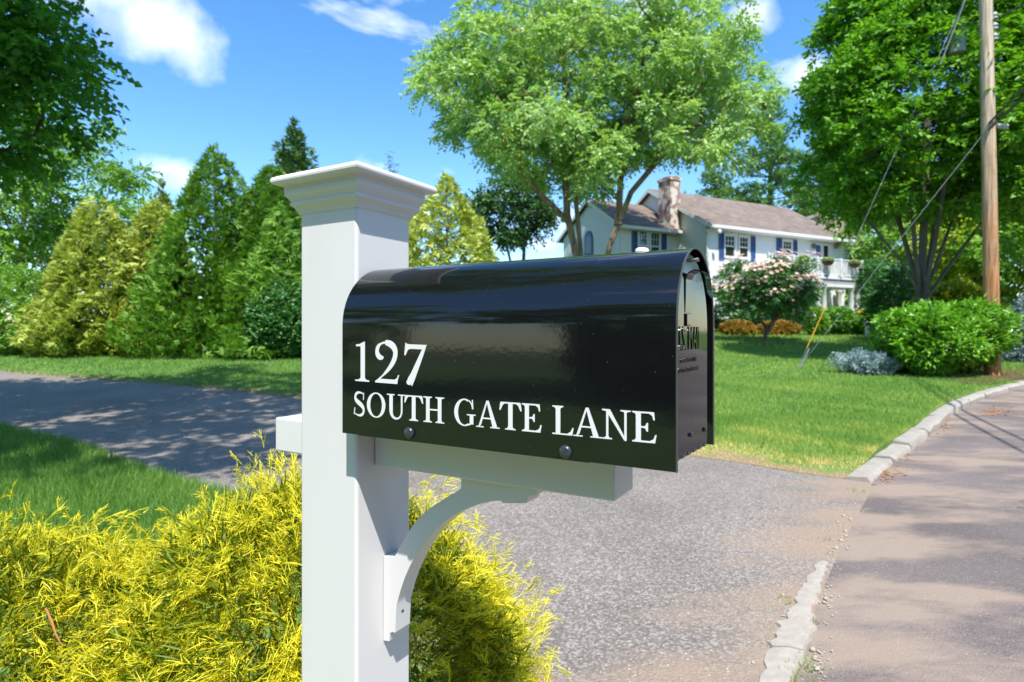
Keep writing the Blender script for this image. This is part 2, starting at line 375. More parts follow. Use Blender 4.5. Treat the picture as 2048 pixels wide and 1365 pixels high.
def asphalt(name, dark, light, stone, sand, grain, sand_lo, sand_hi, stone_amt=0.5, k_edge=1.0, crack=0.55):
    """aggregate speckle; the 'edge' attribute (metres from the gutter) drives the washed-in sand"""
    m, nt, N, L, B = mat_new(name)
    g = N.new('ShaderNodeNewGeometry')
    v = N.new('ShaderNodeTexVoronoi'); v.inputs['Scale'].default_value = grain
    L.new(g.outputs['Position'], v.inputs['Vector'])
    r = N.new('ShaderNodeValToRGB')
    r.color_ramp.elements[0].position = 0.0; r.color_ramp.elements[0].color = (*dark, 1)
    r.color_ramp.elements[1].position = 1.0; r.color_ramp.elements[1].color = (*stone, 1)
    e = r.color_ramp.elements.new(1 - stone_amt); e.color = (*light, 1)
    sep = N.new('ShaderNodeSeparateColor'); L.new(v.outputs['Color'], sep.inputs['Color'])
    L.new(sep.outputs['Red'], r.inputs['Fac'])
    n = N.new('ShaderNodeTexNoise'); n.inputs['Scale'].default_value = 0.9; n.inputs['Detail'].default_value = 7
    L.new(g.outputs['Position'], n.inputs['Vector'])
    mul = N.new('ShaderNodeMix'); mul.data_type = 'RGBA'; mul.blend_type = 'MULTIPLY'; mul.inputs[0].default_value = 1
    mr = N.new('ShaderNodeMapRange'); mr.inputs['From Min'].default_value = 0.3; mr.inputs['From Max'].default_value = 0.7
    mr.inputs['To Min'].default_value = 0.78; mr.inputs['To Max'].default_value = 1.15
    L.new(n.outputs['Fac'], mr.inputs['Value'])
    L.new(r.outputs['Color'], mul.inputs[6]); L.new(mr.outputs[0], mul.inputs[7])
    # cracks / worn patches of the sheet itself
    at = N.new('ShaderNodeAttribute'); at.attribute_name = 'rnd'
    n3 = N.new('ShaderNodeTexNoise'); n3.inputs['Scale'].default_value = 1.7; n3.inputs['Detail'].default_value = 9; n3.inputs['Roughness'].default_value = 0.62
    mpn = N.new('ShaderNodeMapping'); mpn.inputs['Rotation'].default_value = (0, 0, -0.98); mpn.inputs['Scale'].default_value = (0.55, 1.5, 1)
    L.new(g.outputs['Position'], mpn.inputs['Vector']); L.new(mpn.outputs['Vector'], n3.inputs['Vector'])
    ad = N.new('ShaderNodeMath'); ad.operation = 'MULTIPLY_ADD'; L.new(n3.outputs['Fac'], ad.inputs[0]); ad.inputs[1].default_value = -2.4
    ke = N.new('ShaderNodeMath'); ke.operation = 'MULTIPLY'; ke.inputs[1].default_value = k_edge; L.new(at.outputs['Fac'], ke.inputs[0]); L.new(ke.outputs[0], ad.inputs[2])
    sm = N.new('ShaderNodeMapRange'); sm.inputs['From Min'].default_value = sand_hi; sm.inputs['From Max'].default_value = sand_lo
    sm.inputs['To Min'].default_value = 0.0; sm.inputs['To Max'].default_value = 0.92
    L.new(ad.outputs[0], sm.inputs['Value'])
    n4 = N.new('ShaderNodeTexNoise'); n4.inputs['Scale'].default_value = 160; n4.inputs['Detail'].default_value = 4
    L.new(g.outputs['Position'], n4.inputs['Vector'])
    sc = N.new('ShaderNodeMix'); sc.data_type = 'RGBA'; L.new(n4.outputs['Fac'], sc.inputs[0])
    sc.inputs[6].default_value = (*[q * 0.7 for q in sand], 1); sc.inputs[7].default_value = (*[q * 1.25 for q in sand], 1)
    fin = N.new('ShaderNodeMix'); fin.data_type = 'RGBA'; L.new(sm.outputs[0], fin.inputs[0])
    L.new(mul.outputs[2], fin.inputs[6]); L.new(sc.outputs[2], fin.inputs[7])
    vc = N.new('ShaderNodeTexVoronoi'); vc.feature = 'DISTANCE_TO_EDGE'; vc.inputs['Scale'].default_value = crack
    nd = N.new('ShaderNodeTexNoise'); nd.inputs['Scale'].default_value = 2.5; nd.inputs['Detail'].default_value = 6; L.new(g.outputs['Position'], nd.inputs['Vector'])
    mixv = N.new('ShaderNodeMix'); mixv.data_type = 'VECTOR'; mixv.inputs[0].default_value = 0.45; L.new(g.outputs['Position'], mixv.inputs[4]); L.new(nd.outputs['Color'], mixv.inputs[5]); L.new(mixv.outputs[1], vc.inputs['Vector'])
    cm_ = N.new('ShaderNodeMapRange'); cm_.inputs['From Min'].default_value = 0.0055 * crack; cm_.inputs['From Max'].default_value = 0.0015 * crack; L.new(vc.outputs['Distance'], cm_.inputs['Value'])
    cn = N.new('ShaderNodeMapRange'); cn.inputs['From Min'].default_value = 0.47; cn.inputs['From Max'].default_value = 0.56; cn.inputs['To Max'].default_value = 0.75; L.new(n.outputs['Fac'], cn.inputs['Value'])
    ck = N.new('ShaderNodeMath'); ck.operation = 'MULTIPLY'; L.new(cm_.outputs[0], ck.inputs[0]); L.new(cn.outputs[0], ck.inputs[1])
    f2 = N.new('ShaderNodeMix'); f2.data_type = 'RGBA'; L.new(ck.outputs[0], f2.inputs[0]); L.new(fin.outputs[2], f2.inputs[6]); f2.inputs[7].default_value = (0.045, 0.038, 0.033, 1)
    vs_ = N.new('ShaderNodeTexVoronoi'); vs_.inputs['Scale'].default_value = 48; L.new(g.outputs['Position'], vs_.inputs['Vector'])
    s1 = N.new('ShaderNodeMapRange'); s1.inputs['From Min'].default_value = 0.22; s1.inputs['From Max'].default_value = 0.14; L.new(vs_.outputs['Distance'], s1.inputs['Value'])
    sc2 = N.new('ShaderNodeSeparateColor'); L.new(vs_.outputs['Color'], sc2.inputs['Color'])
    s2 = N.new('ShaderNodeMapRange'); s2.inputs['From Min'].default_value = 0.80; s2.inputs['From Max'].default_value = 0.84; L.new(sc2.outputs['Green'], s2.inputs['Value'])
    sk = N.new('ShaderNodeMath'); sk.operation = 'MULTIPLY'; L.new(s1.outputs[0], sk.inputs[0]); L.new(s2.outputs[0], sk.inputs[1])
    f3 = N.new('ShaderNodeMix'); f3.data_type = 'RGBA'; L.new(sk.outputs[0], f3.inputs[0]); L.new(f2.outputs[2], f3.inputs[6]); f3.inputs[7].default_value = (*[min(0.6, q * 1.5) for q in stone], 1)
    L.new(f3.outputs[2], B.inputs['Base Color'])
    B.inputs['Roughness'].default_value = 0.75
    B.inputs['Specular IOR Level'].default_value = 0.35
    b = N.new('ShaderNodeBump'); b.inputs['Strength'].default_value = 0.55; b.inputs['Distance'].default_value = 0.006
    L.new(v.outputs['Distance'], b.inputs['Height']); L.new(b.outputs['Normal'], B.inputs['Normal'])
    return m
M['drive'] = asphalt('drive_asphalt', (0.135, 0.116, 0.103), (0.205, 0.180, 0.162), (0.345, 0.313, 0.285), (0.30, 0.225, 0.17), 98, -1.25, -0.6, 0.42)
M['road'] = asphalt('road_asphalt', (0.125, 0.102, 0.098), (0.165, 0.137, 0.131), (0.23, 0.20, 0.19), (0.31, 0.24, 0.19), 190, -1.36, -1.0, 0.25, 0.16)
def soil(name, a, b_, scale=3.0, fine=60):
    m, nt, N, L, B = mat_new(name)
    g = N.new('ShaderNodeNewGeometry')
    n = N.new('ShaderNodeTexNoise'); n.inputs['Scale'].default_value = scale; n.inputs['Detail'].default_value = 10; n.inputs['Roughness'].default_value = 0.7
    L.new(g.outputs['Position'], n.inputs['Vector'])
    r = N.new('ShaderNodeValToRGB'); r.color_ramp.elements[0].position = 0.35; r.color_ramp.elements[0].color = (*a, 1)
    r.color_ramp.elements[1].position = 0.65; r.color_ramp.elements[1].color = (*b_, 1)
    L.new(n.outputs['Fac'], r.inputs['Fac']); L.new(r.outputs['Color'], B.inputs['Base Color'])
    n2 = N.new('ShaderNodeTexNoise'); n2.inputs['Scale'].default_value = fine; n2.inputs['Detail'].default_value = 4
    L.new(g.outputs['Position'], n2.inputs['Vector'])
    b = N.new('ShaderNodeBump'); b.inputs['Strength'].default_value = 0.8; b.inputs['Distance'].default_value = 0.03
    L.new(n2.outputs['Fac'], b.inputs['Height']); L.new(b.outputs['Normal'], B.inputs['Normal'])
    B.inputs['Roughness'].default_value = 0.9
    return m
M['ground'] = soil('ground_soil', (0.07, 0.10, 0.03), (0.11, 0.15, 0.045))
M['lawn_edge'] = soil('lawn_soil', (0.16, 0.12, 0.07), (0.24, 0.18, 0.11), 6)
M['lawn'] = soil('lawn_turf', (0.07, 0.16, 0.026), (0.15, 0.25, 0.045), 1.2)
def soil_rim(m):
    nt = m.node_tree; N, L = nt.nodes, nt.links; B = N['Principled BSDF']; src = B.inputs['Base Color'].links[0].from_socket
    at = N.new('ShaderNodeAttribute'); at.attribute_name = 'rnd'; g = N.new('ShaderNodeNewGeometry')
    n = N.new('ShaderNodeTexNoise'); n.inputs['Scale'].default_value = 3.5; n.inputs['Detail'].default_value = 8; L.new(g.outputs['Position'], n.inputs['Vector'])
    ad = N.new('ShaderNodeMath'); ad.operation = 'MULTIPLY_ADD'; L.new(n.outputs['Fac'], ad.inputs[0]); ad.inputs[1].default_value = -1.1; L.new(at.outputs['Fac'], ad.inputs[2])
    mr = N.new('ShaderNodeMapRange'); mr.inputs['From Min'].default_value = -0.15; mr.inputs['From Max'].default_value = -0.42; L.new(ad.outputs[0], mr.inputs['Value'])
    n2 = N.new('ShaderNodeTexNoise'); n2.inputs['Scale'].default_value = 40; n2.inputs['Detail'].default_value = 5; L.new(g.outputs['Position'], n2.inputs['Vector'])
    c = N.new('ShaderNodeMix'); c.data_type = 'RGBA'; L.new(n2.outputs['Fac'], c.inputs[0]); c.inputs[6].default_value = (0.20, 0.14, 0.075, 1); c.inputs[7].default_value = (0.36, 0.27, 0.165, 1)
    mx = N.new('ShaderNodeMix'); mx.data_type = 'RGBA'; L.new(mr.outputs[0], mx.inputs[0]); L.new(src, mx.inputs[6]); L.new(c.outputs[2], mx.inputs[7]); L.new(mx.outputs[2], B.inputs['Base Color'])
soil_rim(M['lawn'])
M['mulch'] = soil('mulch', (0.07, 0.03, 0.018), (0.16, 0.075, 0.045), 14, 50)
M['concrete_pale'] = simple('worn_concrete', (0.34, 0.305, 0.265), rough=0.9, noise=0.3, nscale=25, bump=0.6)
M['concrete'] = simple('old_concrete', (0.33, 0.30, 0.265), rough=0.85, noise=0.35, nscale=9, bump=0.6)

# ------------------------------------------------------------------ the ground
def resample(pts, step):
    pts = [Vector((p[0], p[1], 0)) for p in pts]; out = []
    # Catmull-Rom through the points
    P = [pts[0] * 2 - pts[1]] + pts + [pts[-1] * 2 - pts[-2]]
    for i in range(1, len(P) - 2):
        n = max(1, int((P[i + 1] - P[i]).length / step))
        for k in range(n):
            t = k / n; a, b, c, d = P[i - 1], P[i], P[i + 1], P[i + 2]
            out.append(0.5 * ((2 * b) + (c - a) * t + (2 * a - 5 * b + 4 * c - d) * t * t + (3 * b - a - 3 * c + d) * t ** 3))
    out.append(pts[-1])
    return [(p.x, p.y) for p in out]
def gp(px, py): v = G(px, py); return (v.x, v.y)
curb_line = resample([(-9, -13.5), (-4.3, -5.8), (-1.75, -1.9), (-0.47, 0.0), (0.99, 2.2), gp(1640, 1140), gp(1742, 968), gp(1850, 880), gp(1925, 818), gp(2040, 778), (13.2, 13.2), (22, 17), (40, 21)], 0.25)
drive_far = resample([gp(1742, 966), gp(1600, 948), gp(1375, 913), (-0.5, 7.2), gp(600, 799), gp(300, 768), gp(0, 745), (-19, 17.5), (-32, 24)], 0.3)
drive_near = resample([(0.50, 1.48), (0.22, 1.95), (-0.15, 2.65), (-1.0, 3.75), gp(330, 958), gp(150, 892), gp(0, 857), (-12, 11.2), (-20, 14.8), (-33, 21)], 0.3)
def poly_in(poly, X, Y):
    poly = np.array(poly); x0, y0 = poly[:, 0], poly[:, 1]; x1, y1 = np.roll(x0, -1), np.roll(y0, -1)
    ins = np.zeros(len(X), bool)
    for a, b, c, d in zip(x0, y0, x1, y1):
        if b == d: continue
        k = ((b > Y) != (d > Y)) & (X < (c - a) * (Y - b) / (d - b) + a)
        ins ^= k
    return ins
def dist_line(line, X, Y):
    best = np.full(len(X), 1e9); line = np.array(line)
    for (a, b), (c, d) in zip(line[:-1], line[1:]):
        dx, dy = c - a, d - b; l2 = dx * dx + dy * dy + 1e-12
        t = np.clip(((X - a) * dx + (Y - b) * dy) / l2, 0, 1)
        best = np.minimum(best, np.hypot(X - a - t * dx, Y - b - t * dy))
    return best
def sheet(name, poly, dz, mat, step_near=0.25, edge=None, skirt=0.0, zfun=None):
    poly = list(poly)
    xs = [p[0] for p in poly]; ys = [p[1] for p in poly]
    pts = []
    y = min(ys)
    while y < max(ys):
        st = step_near if -1 < y < 8 else (0.7 if y < 16 else 2.0)
        gx = np.arange(max(min(xs), -45), min(max(xs), 60), st * (1 if y < 10 else 1.5))
        pts += [(float(a), y) for a in gx]
        y += st
    A = np.array(pts); k = poly_in(poly, A[:, 0], A[:, 1])
    k &= dist_line(poly + [poly[0]], A[:, 0], A[:, 1]) > 0.06
    vs = [Vector(p) for p in poly] + [Vector(p) for p in A[k]]
    n = len(poly)
    ov, oe, of, *_ = delaunay_2d_cdt(vs, [(i, (i + 1) % n) for i in range(n)], [list(range(n))], 1, 1e-5)
    zf = zfun or (lambda x, y: 0.0)
    zz_ = np.broadcast_to(zf(np.array([v.x for v in ov]), np.array([v.y for v in ov])), (len(ov),))
    co = [(v.x, v.y, terr(v.y) + dz + float(q)) for v, q in zip(ov, zz_)]
    fs = [tuple(f) for f in of]
    # downward faces flipped
    fs = [f if sum((co[f[i]][0] * co[f[(i + 1) % len(f)]][1] - co[f[(i + 1) % len(f)]][0] * co[f[i]][1]) for i in range(len(f))) > 0 else f[::-1] for f in fs]
    if skirt:
        b = len(co)
        zp_ = np.broadcast_to(zf(np.array([p[0] for p in poly]), np.array([p[1] for p in poly])), (n,))
        for p, q in zip(poly, zp_): co.append((p[0], p[1], terr(p[1]) + dz + float(q)))
        for p in poly: co.append((p[0], p[1], terr(p[1]) + dz - skirt))
        fs += [(b + i, b + n + i, b + n + (i + 1) % n, b + (i + 1) % n) for i in range(n)]
    me = bpy.data.meshes.new(name); me.from_pydata(co, [], fs)
    if edge is not None:
        C_ = np.array(co); d = dist_line(edge, C_[:, 0], C_[:, 1])
        at = me.attributes.new('rnd', 'FLOAT', 'POINT'); at.data.foreach_set('value', d.astype(np.float32))
    me.polygons.foreach_set('use_smooth', [True] * len(me.polygons)); me.update()
    return tag(link(name, me, mat), kind='structure')
# one base sheet out to the horizon
gx = [-900, -300, -120, -60] + list(range(-45, 46, 5)) + [60, 120, 300, 900]
gy = [-900, -200, -60, -30] + [i * 2.0 for i in range(-8, 22)] + [50, 70, 120, 300, 1500]
bmv = [(x, y, terr(y) - 0.05) for y in gy for x in gx]
nx = len(gx)
bme = bpy.data.meshes.new('ground')
bme.from_pydata(bmv, [], [(j * nx + i, j * nx + i + 1, (j + 1) * nx + i + 1, (j + 1) * nx + i) for j in range(len(gy) - 1) for i in range(nx - 1)])
bme.polygons.foreach_set('use_smooth', [True] * len(bme.polygons))
tag(link('ground', bme, M['ground']), kind='structure')

i_mouth = min(range(len(curb_line)), key=lambda i: math.hypot(curb_line[i][0] - drive_far[0][0], curb_line[i][1] - drive_far[0][1]))
i_start = min(range(len(curb_line)), key=lambda i: math.hypot(curb_line[i][0] - 0.5, curb_line[i][1] - 1.48))
def offset(line, d):
    out = []
    for i, p in enumerate(line):
        a = line[max(i - 1, 0)]; b = line[min(i + 1, len(line) - 1)]
        dx, dy = b[0] - a[0], b[1] - a[1]; l = math.hypot(dx, dy)
        out.append((p[0] + dy / l * d, p[1] - dx / l * d))
    return out
road_far = offset(curb_line, 6.6)
sheet('road', curb_line + road_far[::-1], 0.0, M['road'], edge=curb_line)
drive_poly = drive_far + drive_near[::-1] + [(p[0], p[1]) for p in offset(curb_line, 0.05)[i_start + 1:i_mouth]]
sheet('driveway', drive_poly, 0.004, M['drive'], edge=curb_line, step_near=0.2)
curb_in = offset(curb_line, -0.16)
lawn_poly = drive_far[::-1] + [(p[0], p[1]) for p in curb_in[i_mouth + 1:]] + [(44, 42), (-45, 42), (-45, 26)]
def lawn_z(x, y):
    x = np.atleast_1d(np.asarray(x, float)); y = np.atleast_1d(np.asarray(y, float))
    k = np.clip((dist_line(drive_far, x, y) - 0.05) / 1.3, 0, 1)
    return k * k * (3 - 2 * k) * 0.085
LAWN_DZ = 0.010
lawn_o = sheet('lawn', lawn_poly, LAWN_DZ, M['lawn'], zfun=lawn_z, skirt=0.08, step_near=0.25, edge=drive_far)
verge_poly = drive_near + [(-45, 22), (-45, -13.5)] + [(p[0], p[1]) for p in offset(curb_line, -0.02)[:i_start]]
sheet('verge', verge_poly, 0.014, M['lawn'], skirt=0.06, step_near=0.4, edge=drive_near)
far_verge = road_far + [(60, 14), (60, -40), (-5, -40), (-8, -17)]
sheet('far_verge', far_verge, 0.03, M['lawn'], skirt=0.06, step_near=0.6, edge=road_far)

# curb: cracked stones beyond the drive, broken flush remains in front of it
curb = tag(bpy.data.objects.new('curb', None), kind='structure'); COL.objects.link(curb)
def curb_stone(i0, i1, w, h, tilt=0.0, rough=0.012):
    mb = MB(); n = i1 - i0 + 1
    prof = [(-0.004, -0.05), (-0.004, h - 0.03), (0.025, h), (w - 0.03, h + tilt), (w, h - 0.012 + tilt), (w, -0.05)]
    vs = []
    for j in range(n):
        p = curb_line[i0 + j]; q = offset(curb_line, -1.0)[i0 + j]; dx, dy = q[0] - p[0], q[1] - p[1]
        for a, z in prof:
            gx_, gy_ = (0.0, 0.0)
            if j in (0, n - 1):
                nb_ = curb_line[i0 + (1 if j == 0 else n - 2)]; ll_ = math.hypot(nb_[0] - p[0], nb_[1] - p[1]); gx_, gy_ = (nb_[0] - p[0]) / ll_ * 0.011, (nb_[1] - p[1]) / ll_ * 0.011
            a2 = a + random.uniform(-rough, rough); z2 = z + (random.uniform(-rough, rough) * 0.6 if z > 0 else 0)
            vs.append((p[0] + dx * a2 + gx_, p[1] + dy * a2 + gy_, terr(p[1]) + z2))
    m_ = len(prof)
    fs = [(j * m_ + k, j * m_ + k + 1, (j + 1) * m_ + k + 1, (j + 1) * m_ + k) for j in range(n - 1) for k in range(m_ - 1)]
    fs += [tuple(range(m_))[::-1], tuple((n - 1) * m_ + k for k in range(m_))]
    mb.add(vs, [f[::-1] for f in fs])
    return mb.build('curb_stone', M['concrete'], curb, smooth=True)
i = i_mouth; hgt = 0.04
while i < len(curb_line) - 12:
    n = random.choice([3, 4, 5])
    curb_stone(i, i + n, random.uniform(0.155, 0.19), hgt, random.uniform(-0.01, 0.015))
    hgt = min(0.09, hgt + 0.02); i += n
for (a, b, w, h) in ((1.90, 2.33, 0.085, 0.016), (2.33, 2.62, 0.095, 0.020), (2.62, 2.93, 0.075, 0.015), (2.93, 3.22, 0.045, 0.012)):
    idx = [k for k in range(len(curb_line)) if a - 0.12 <= curb_line[k][1] <= b + 0.12 and curb_line[k][0] > 0]
    # finer irregular slab
    mb = MB(); top = []; N_ = 9
    for k in range(N_ + 1):
        y = a + (b - a) * k / N_ - (0.004 if k == N_ else 0)
        x = np.interp(y, [c[1] for c in curb_line if c[0] > -1 and c[1] < 8], [c[0] for c in curb_line if c[0] > -1 and c[1] < 8])
        ww = w * (0.72 + 0.5 * random.random())
        top.append((x - ww * 0.62 + random.uniform(-.012, .012), x + ww * 0.55 + random.uniform(-.012, .012), y))
    vs = []
    for l, r, y in top:
        for x, z in ((l - 0.01, -0.01), (l, h - 0.004), ((l + r) / 2, h + random.uniform(0, .006)), (r, h - 0.003), (r + 0.012, -0.01)):
            vs.append((x, y - 0.25 * (x - (l + r) / 2), terr(y) + z))
    fs = [(k * 5 + j, k * 5 + j + 1, k * 5 + j + 6, k * 5 + j + 5) for k in range(N_) for j in range(4)] + [(0, 1, 2, 3, 4)[::-1], tuple(N_ * 5 + q for q in range(5))]
    mb.add(vs, fs); mb.build('curb_stone', M['concrete_pale'], curb, smooth=True)

# mulch bed under the big shrub and pole
def bed(name, pts, mat, dz):
    return sheet(name, resample(pts + [pts[0]], 0.3)[:-1], dz, mat, step_near=0.5)
bed('mulch_bed', [gp(1672, 742), gp(1760, 757), gp(1880, 768), gp(1960, 782), gp(2046, 768), (11.4, 12.2), (11.2, 13.6), (9.2, 13.9), (7.4, 13.6)], M['mulch'], LAWN_DZ + 0.10)
bed('mulch_bed', [gp(1480, 693), gp(1530, 699), gp(1570, 692), gp(1535, 687)], M['mulch'], LAWN_DZ + 0.095)
bed('mulch_bed', [gp(1400, 674), gp(1500, 672), gp(1610, 668), gp(1720, 668), (17, 27), (12, 31), (6, 30)], M['mulch'], LAWN_DZ + 0.10)

# ------------------------------------------------------------------ grass blades (uncountable)
def blades(poly, boxes, name, label, hmin, hmax, dryfun, zf, dz, rim=None):
    Xs, Ys, S = [], [], []
    for (x0, x1, y0, y1, dens, sc) in boxes:
        n = int((x1 - x0) * (y1 - y0) * dens)
        x = rng.uniform(x0, x1, n); y = rng.uniform(y0, y1, n)
        k = poly_in(poly, x, y) & (np.abs(x) < y * 0.90 + 0.6)
        Xs.append(x[k]); Ys.append(y[k]); S.append(np.full(k.sum(), sc))
    X, Y, S = map(np.concatenate, (Xs, Ys, S))
    rimh = np.ones(len(X))
    if rim is not None:
        dr = dist_line(rim, X, Y) + 0.16 * wave(X, Y, 4.1, 0.7) + 0.1 * wave(X, Y, 11.0, 2.0)
        k = rng.random(len(X)) < 0.12 + 0.88 * np.clip(dr / 0.55, 0, 1); X, Y, S, dr = X[k], Y[k], S[k], dr[k]
        rimh = 0.45 + 0.55 * np.clip(dr / 0.9, 0, 1)
    n = len(X)
    Z = terr_np(Y) + dz + (zf(X, Y) if zf else 0.0)
    h = rng.uniform(hmin, hmax, n) * (0.75 + 0.25 * S) * rimh; w = 0.0030 * S * rng.uniform(0.7, 1.4, n)
    a = rng.uniform(0, 2 * np.pi, n); lean = rng.uniform(0.1, 0.75, n); la = rng.uniform(0, 2 * np.pi, n)
    p = np.stack([X, Y, Z - 0.005], 1)
    d = np.stack([np.cos(a) * w, np.sin(a) * w, 0 * a], 1)
    tip = p + np.stack([np.cos(la) * lean * h, np.sin(la) * lean * h, h * np.sqrt(1 - 0.5 * lean ** 2)], 1)
    V = np.stack([p - d, p + d, tip], 1).reshape(-1, 3)
    base = dryfun(X, Y) + rng.normal(0, 0.13, n)
    r = np.repeat(np.clip(base, 0, 1), 3)
    me = np_mesh(name, V, np.arange(3 * n).reshape(-1, 3), r)
    return tag(link(name, me, M['grass']), label, 'grass', kind='stuff')
def wave(x, y, s, ph): return np.sin(x * s + ph) * np.cos(y * s * 1.3 - ph * 1.7) + 0.5 * np.sin(x * s * 2.3 + y * s * 1.9 + ph)
def dry_right(X, Y):
    d = np.minimum(dist_line(drive_far[:25], X, Y), 3)
    d2 = np.minimum(dist_line(curb_line[i_mouth:], X, Y), 3)
    b = 0.43 + 0.10 * wave(X, Y, 2.1, .4) + 0.06 * wave(X, Y, .8, 1.1) + 0.06 * wave(X, Y, 5.3, 1.4)
    b += 0.26 * np.exp(-(d / 0.35) ** 2) + 0.55 * np.exp(-(d / 1.7) ** 2) * np.clip(0.50 + 0.55 * wave(X, Y, 2.9, 2.2), 0, 1.2) + 0.30 * np.exp(-(d2 / 0.16) ** 2)
    b += 0.24 * np.clip(wave(X, Y, 1.6, 3.1), 0, 1) * np.exp(-((Y - 6.8) / 2.0) ** 2)
    return b
blades(lawn_poly, [(0.5, 6, 4.6, 8, 5200, 1.0), (1, 9.5, 8, 12, 1900, 1.6), (2, 13, 12, 18, 600, 2.6), (3, 20, 18, 29, 170, 4.5)], 'grass',
       'short green lawn grass with dry straw-coloured edge, right of the mailbox', 0.03, 0.065, dry_right, lawn_z, LAWN_DZ, rim=drive_far[:30])
blades(lawn_poly, [(-15, -2.2, 9, 13, 1100, 1.9), (-19, -3, 13, 19, 480, 2.8), (-2.2, 1.2, 6.5, 13, 900, 1.9), (-3, 3, 13, 20, 260, 3.0)], 'grass', 'mown strip of green grass between driveway and conifer hedge', 0.03, 0.06,
       lambda x, y: 0.30 + 0.06 * wave(x, y, 1.3, .2), lawn_z, LAWN_DZ)
blades(verge_poly, [(-5, -0.6, 2.6, 5.5, 5500, 1.0), (-9.5, -2.5, 5.5, 9, 3000, 1.3)], 'grass', 'shaded green grass wedge between driveway and golden bushes', 0.05, 0.115,
       lambda x, y: 0.27 + 0.06 * wave(x, y, 2.3, .9), None, 0.03)
blades([(-9, -9), (9, -9), (9, 9), (-9, 9)], [(*q, 2600, 0.8) for q in [(gp(a, b)[0] - s, gp(a, b)[0] + s, gp(a, b)[1] - s, gp(a, b)[1] + s * 1.3) for a, b, s in
       ((1612, 1330, .045), (1608, 1350, .05), (1626, 1245, .03), (1570, 1205, .04), (1555, 1270, .025), (1540, 1298, .02), (1715, 985, .05), (1660, 1110, .03), (1648, 1082, .03), (1590, 1362, .05))]], 'grass',
       'weed tufts in the broken gutter between driveway and road', 0.012, 0.035, lambda x, y: 0.5 + 0 * x, None, 0.008)

# ------------------------------------------------------------------ plants: generators
def leaf_arrays(C, A, Nn, L, W, fold=0.18):
    side = unit(np.cross(A, Nn)); Nn = unit(np.cross(side, A))
    L = np.broadcast_to(L, (len(C),))[:, None]; W = np.broadcast_to(W, (len(C),))[:, None]
    mid = C + A * L * 0.45
    tip = C + A * L - Nn * L * 0.10
    V = np.stack([C, mid + side * W * 0.5 + Nn * W * fold, tip, mid - side * W * 0.5 + Nn * W * fold], 1).reshape(-1, 3)
    n = len(C); b = np.arange(n)[:, None] * 4
    Fc = np.concatenate([b + np.array([[0, 1, 2]]), b + np.array([[0, 2, 3]])], 1).reshape(-1, 3)
    return V, Fc
def leaf_obj(name, parts, mat, parent, kind='stuff'):
    """parts: list of (C, A, N, L, W, rnd)"""
    C, A, N_, L, W, R = (np.concatenate([np.broadcast_to(p[i], (len(p[0]),)) if np.ndim(p[i]) < 2 else p[i] for p in parts]) for i in range(6))
    V, Fc = leaf_arrays(C, A, N_, L, W)
    me = np_mesh(name, V, Fc, np.repeat(np.clip(R, 0, 1), 4))
    o = link(name, me, mat, parent)
    if kind: o['kind'] = kind
    return o
def twig_leaves(S, D, tl, k, L, W, rn, droop=0.25, spread=0.9, up=0.8):
    """k leaves in two ranks along each twig that starts at S and runs along D"""
    T = len(S); f = (np.arange(k) + 0.6) / k
    tl = np.broadcast_to(tl, (T,))
    P_ = S[:, None, :] + D[:, None, :] * (f[None, :, None] * tl[:, None, None])
    P_[:, :, 2] -= droop * tl[:, None] * f[None, :] ** 2
    upv = np.tile(np.array([[0, 0, 1.0]]), (T, 1)) + rng.normal(0, 0.45, (T, 3))
    side = unit(np.cross(D, upv))
    sg = np.where(np.arange(k) % 2 == 0, 1.0, -1.0)
    A = D[:, None, :] * 0.75 + side[:, None, :] * (sg[None, :, None] * spread) + rng.normal(0, 0.22, (T, k, 3))
    A[:, :, 2] -= droop * 0.8
    A = unit(A.reshape(-1, 3))
    Nn = unit(np.repeat(upv * up, k, 0) + rng.normal(0, 0.42, (T * k, 3)))
    R = np.repeat(rn, k) + rng.normal(0, 0.14, T * k)
    n = T * k
    return (P_.reshape(-1, 3), A, Nn, L * rng.uniform(0.7, 1.25, n), W * rng.uniform(0.75, 1.2, n), R)
def bumpy(D, seed, amp):
    q = np.random.default_rng(seed); out = np.zeros(len(D))
    for s, a in ((2.2, 1.0), (4.1, 0.6), (7.5, 0.35)):
        w = q.normal(0, s, (3, 3)); ph = q.uniform(0, 6.28, 3)
        out += a * np.sin(D @ w + ph).mean(1)
    return 1 + amp * out * 1.4
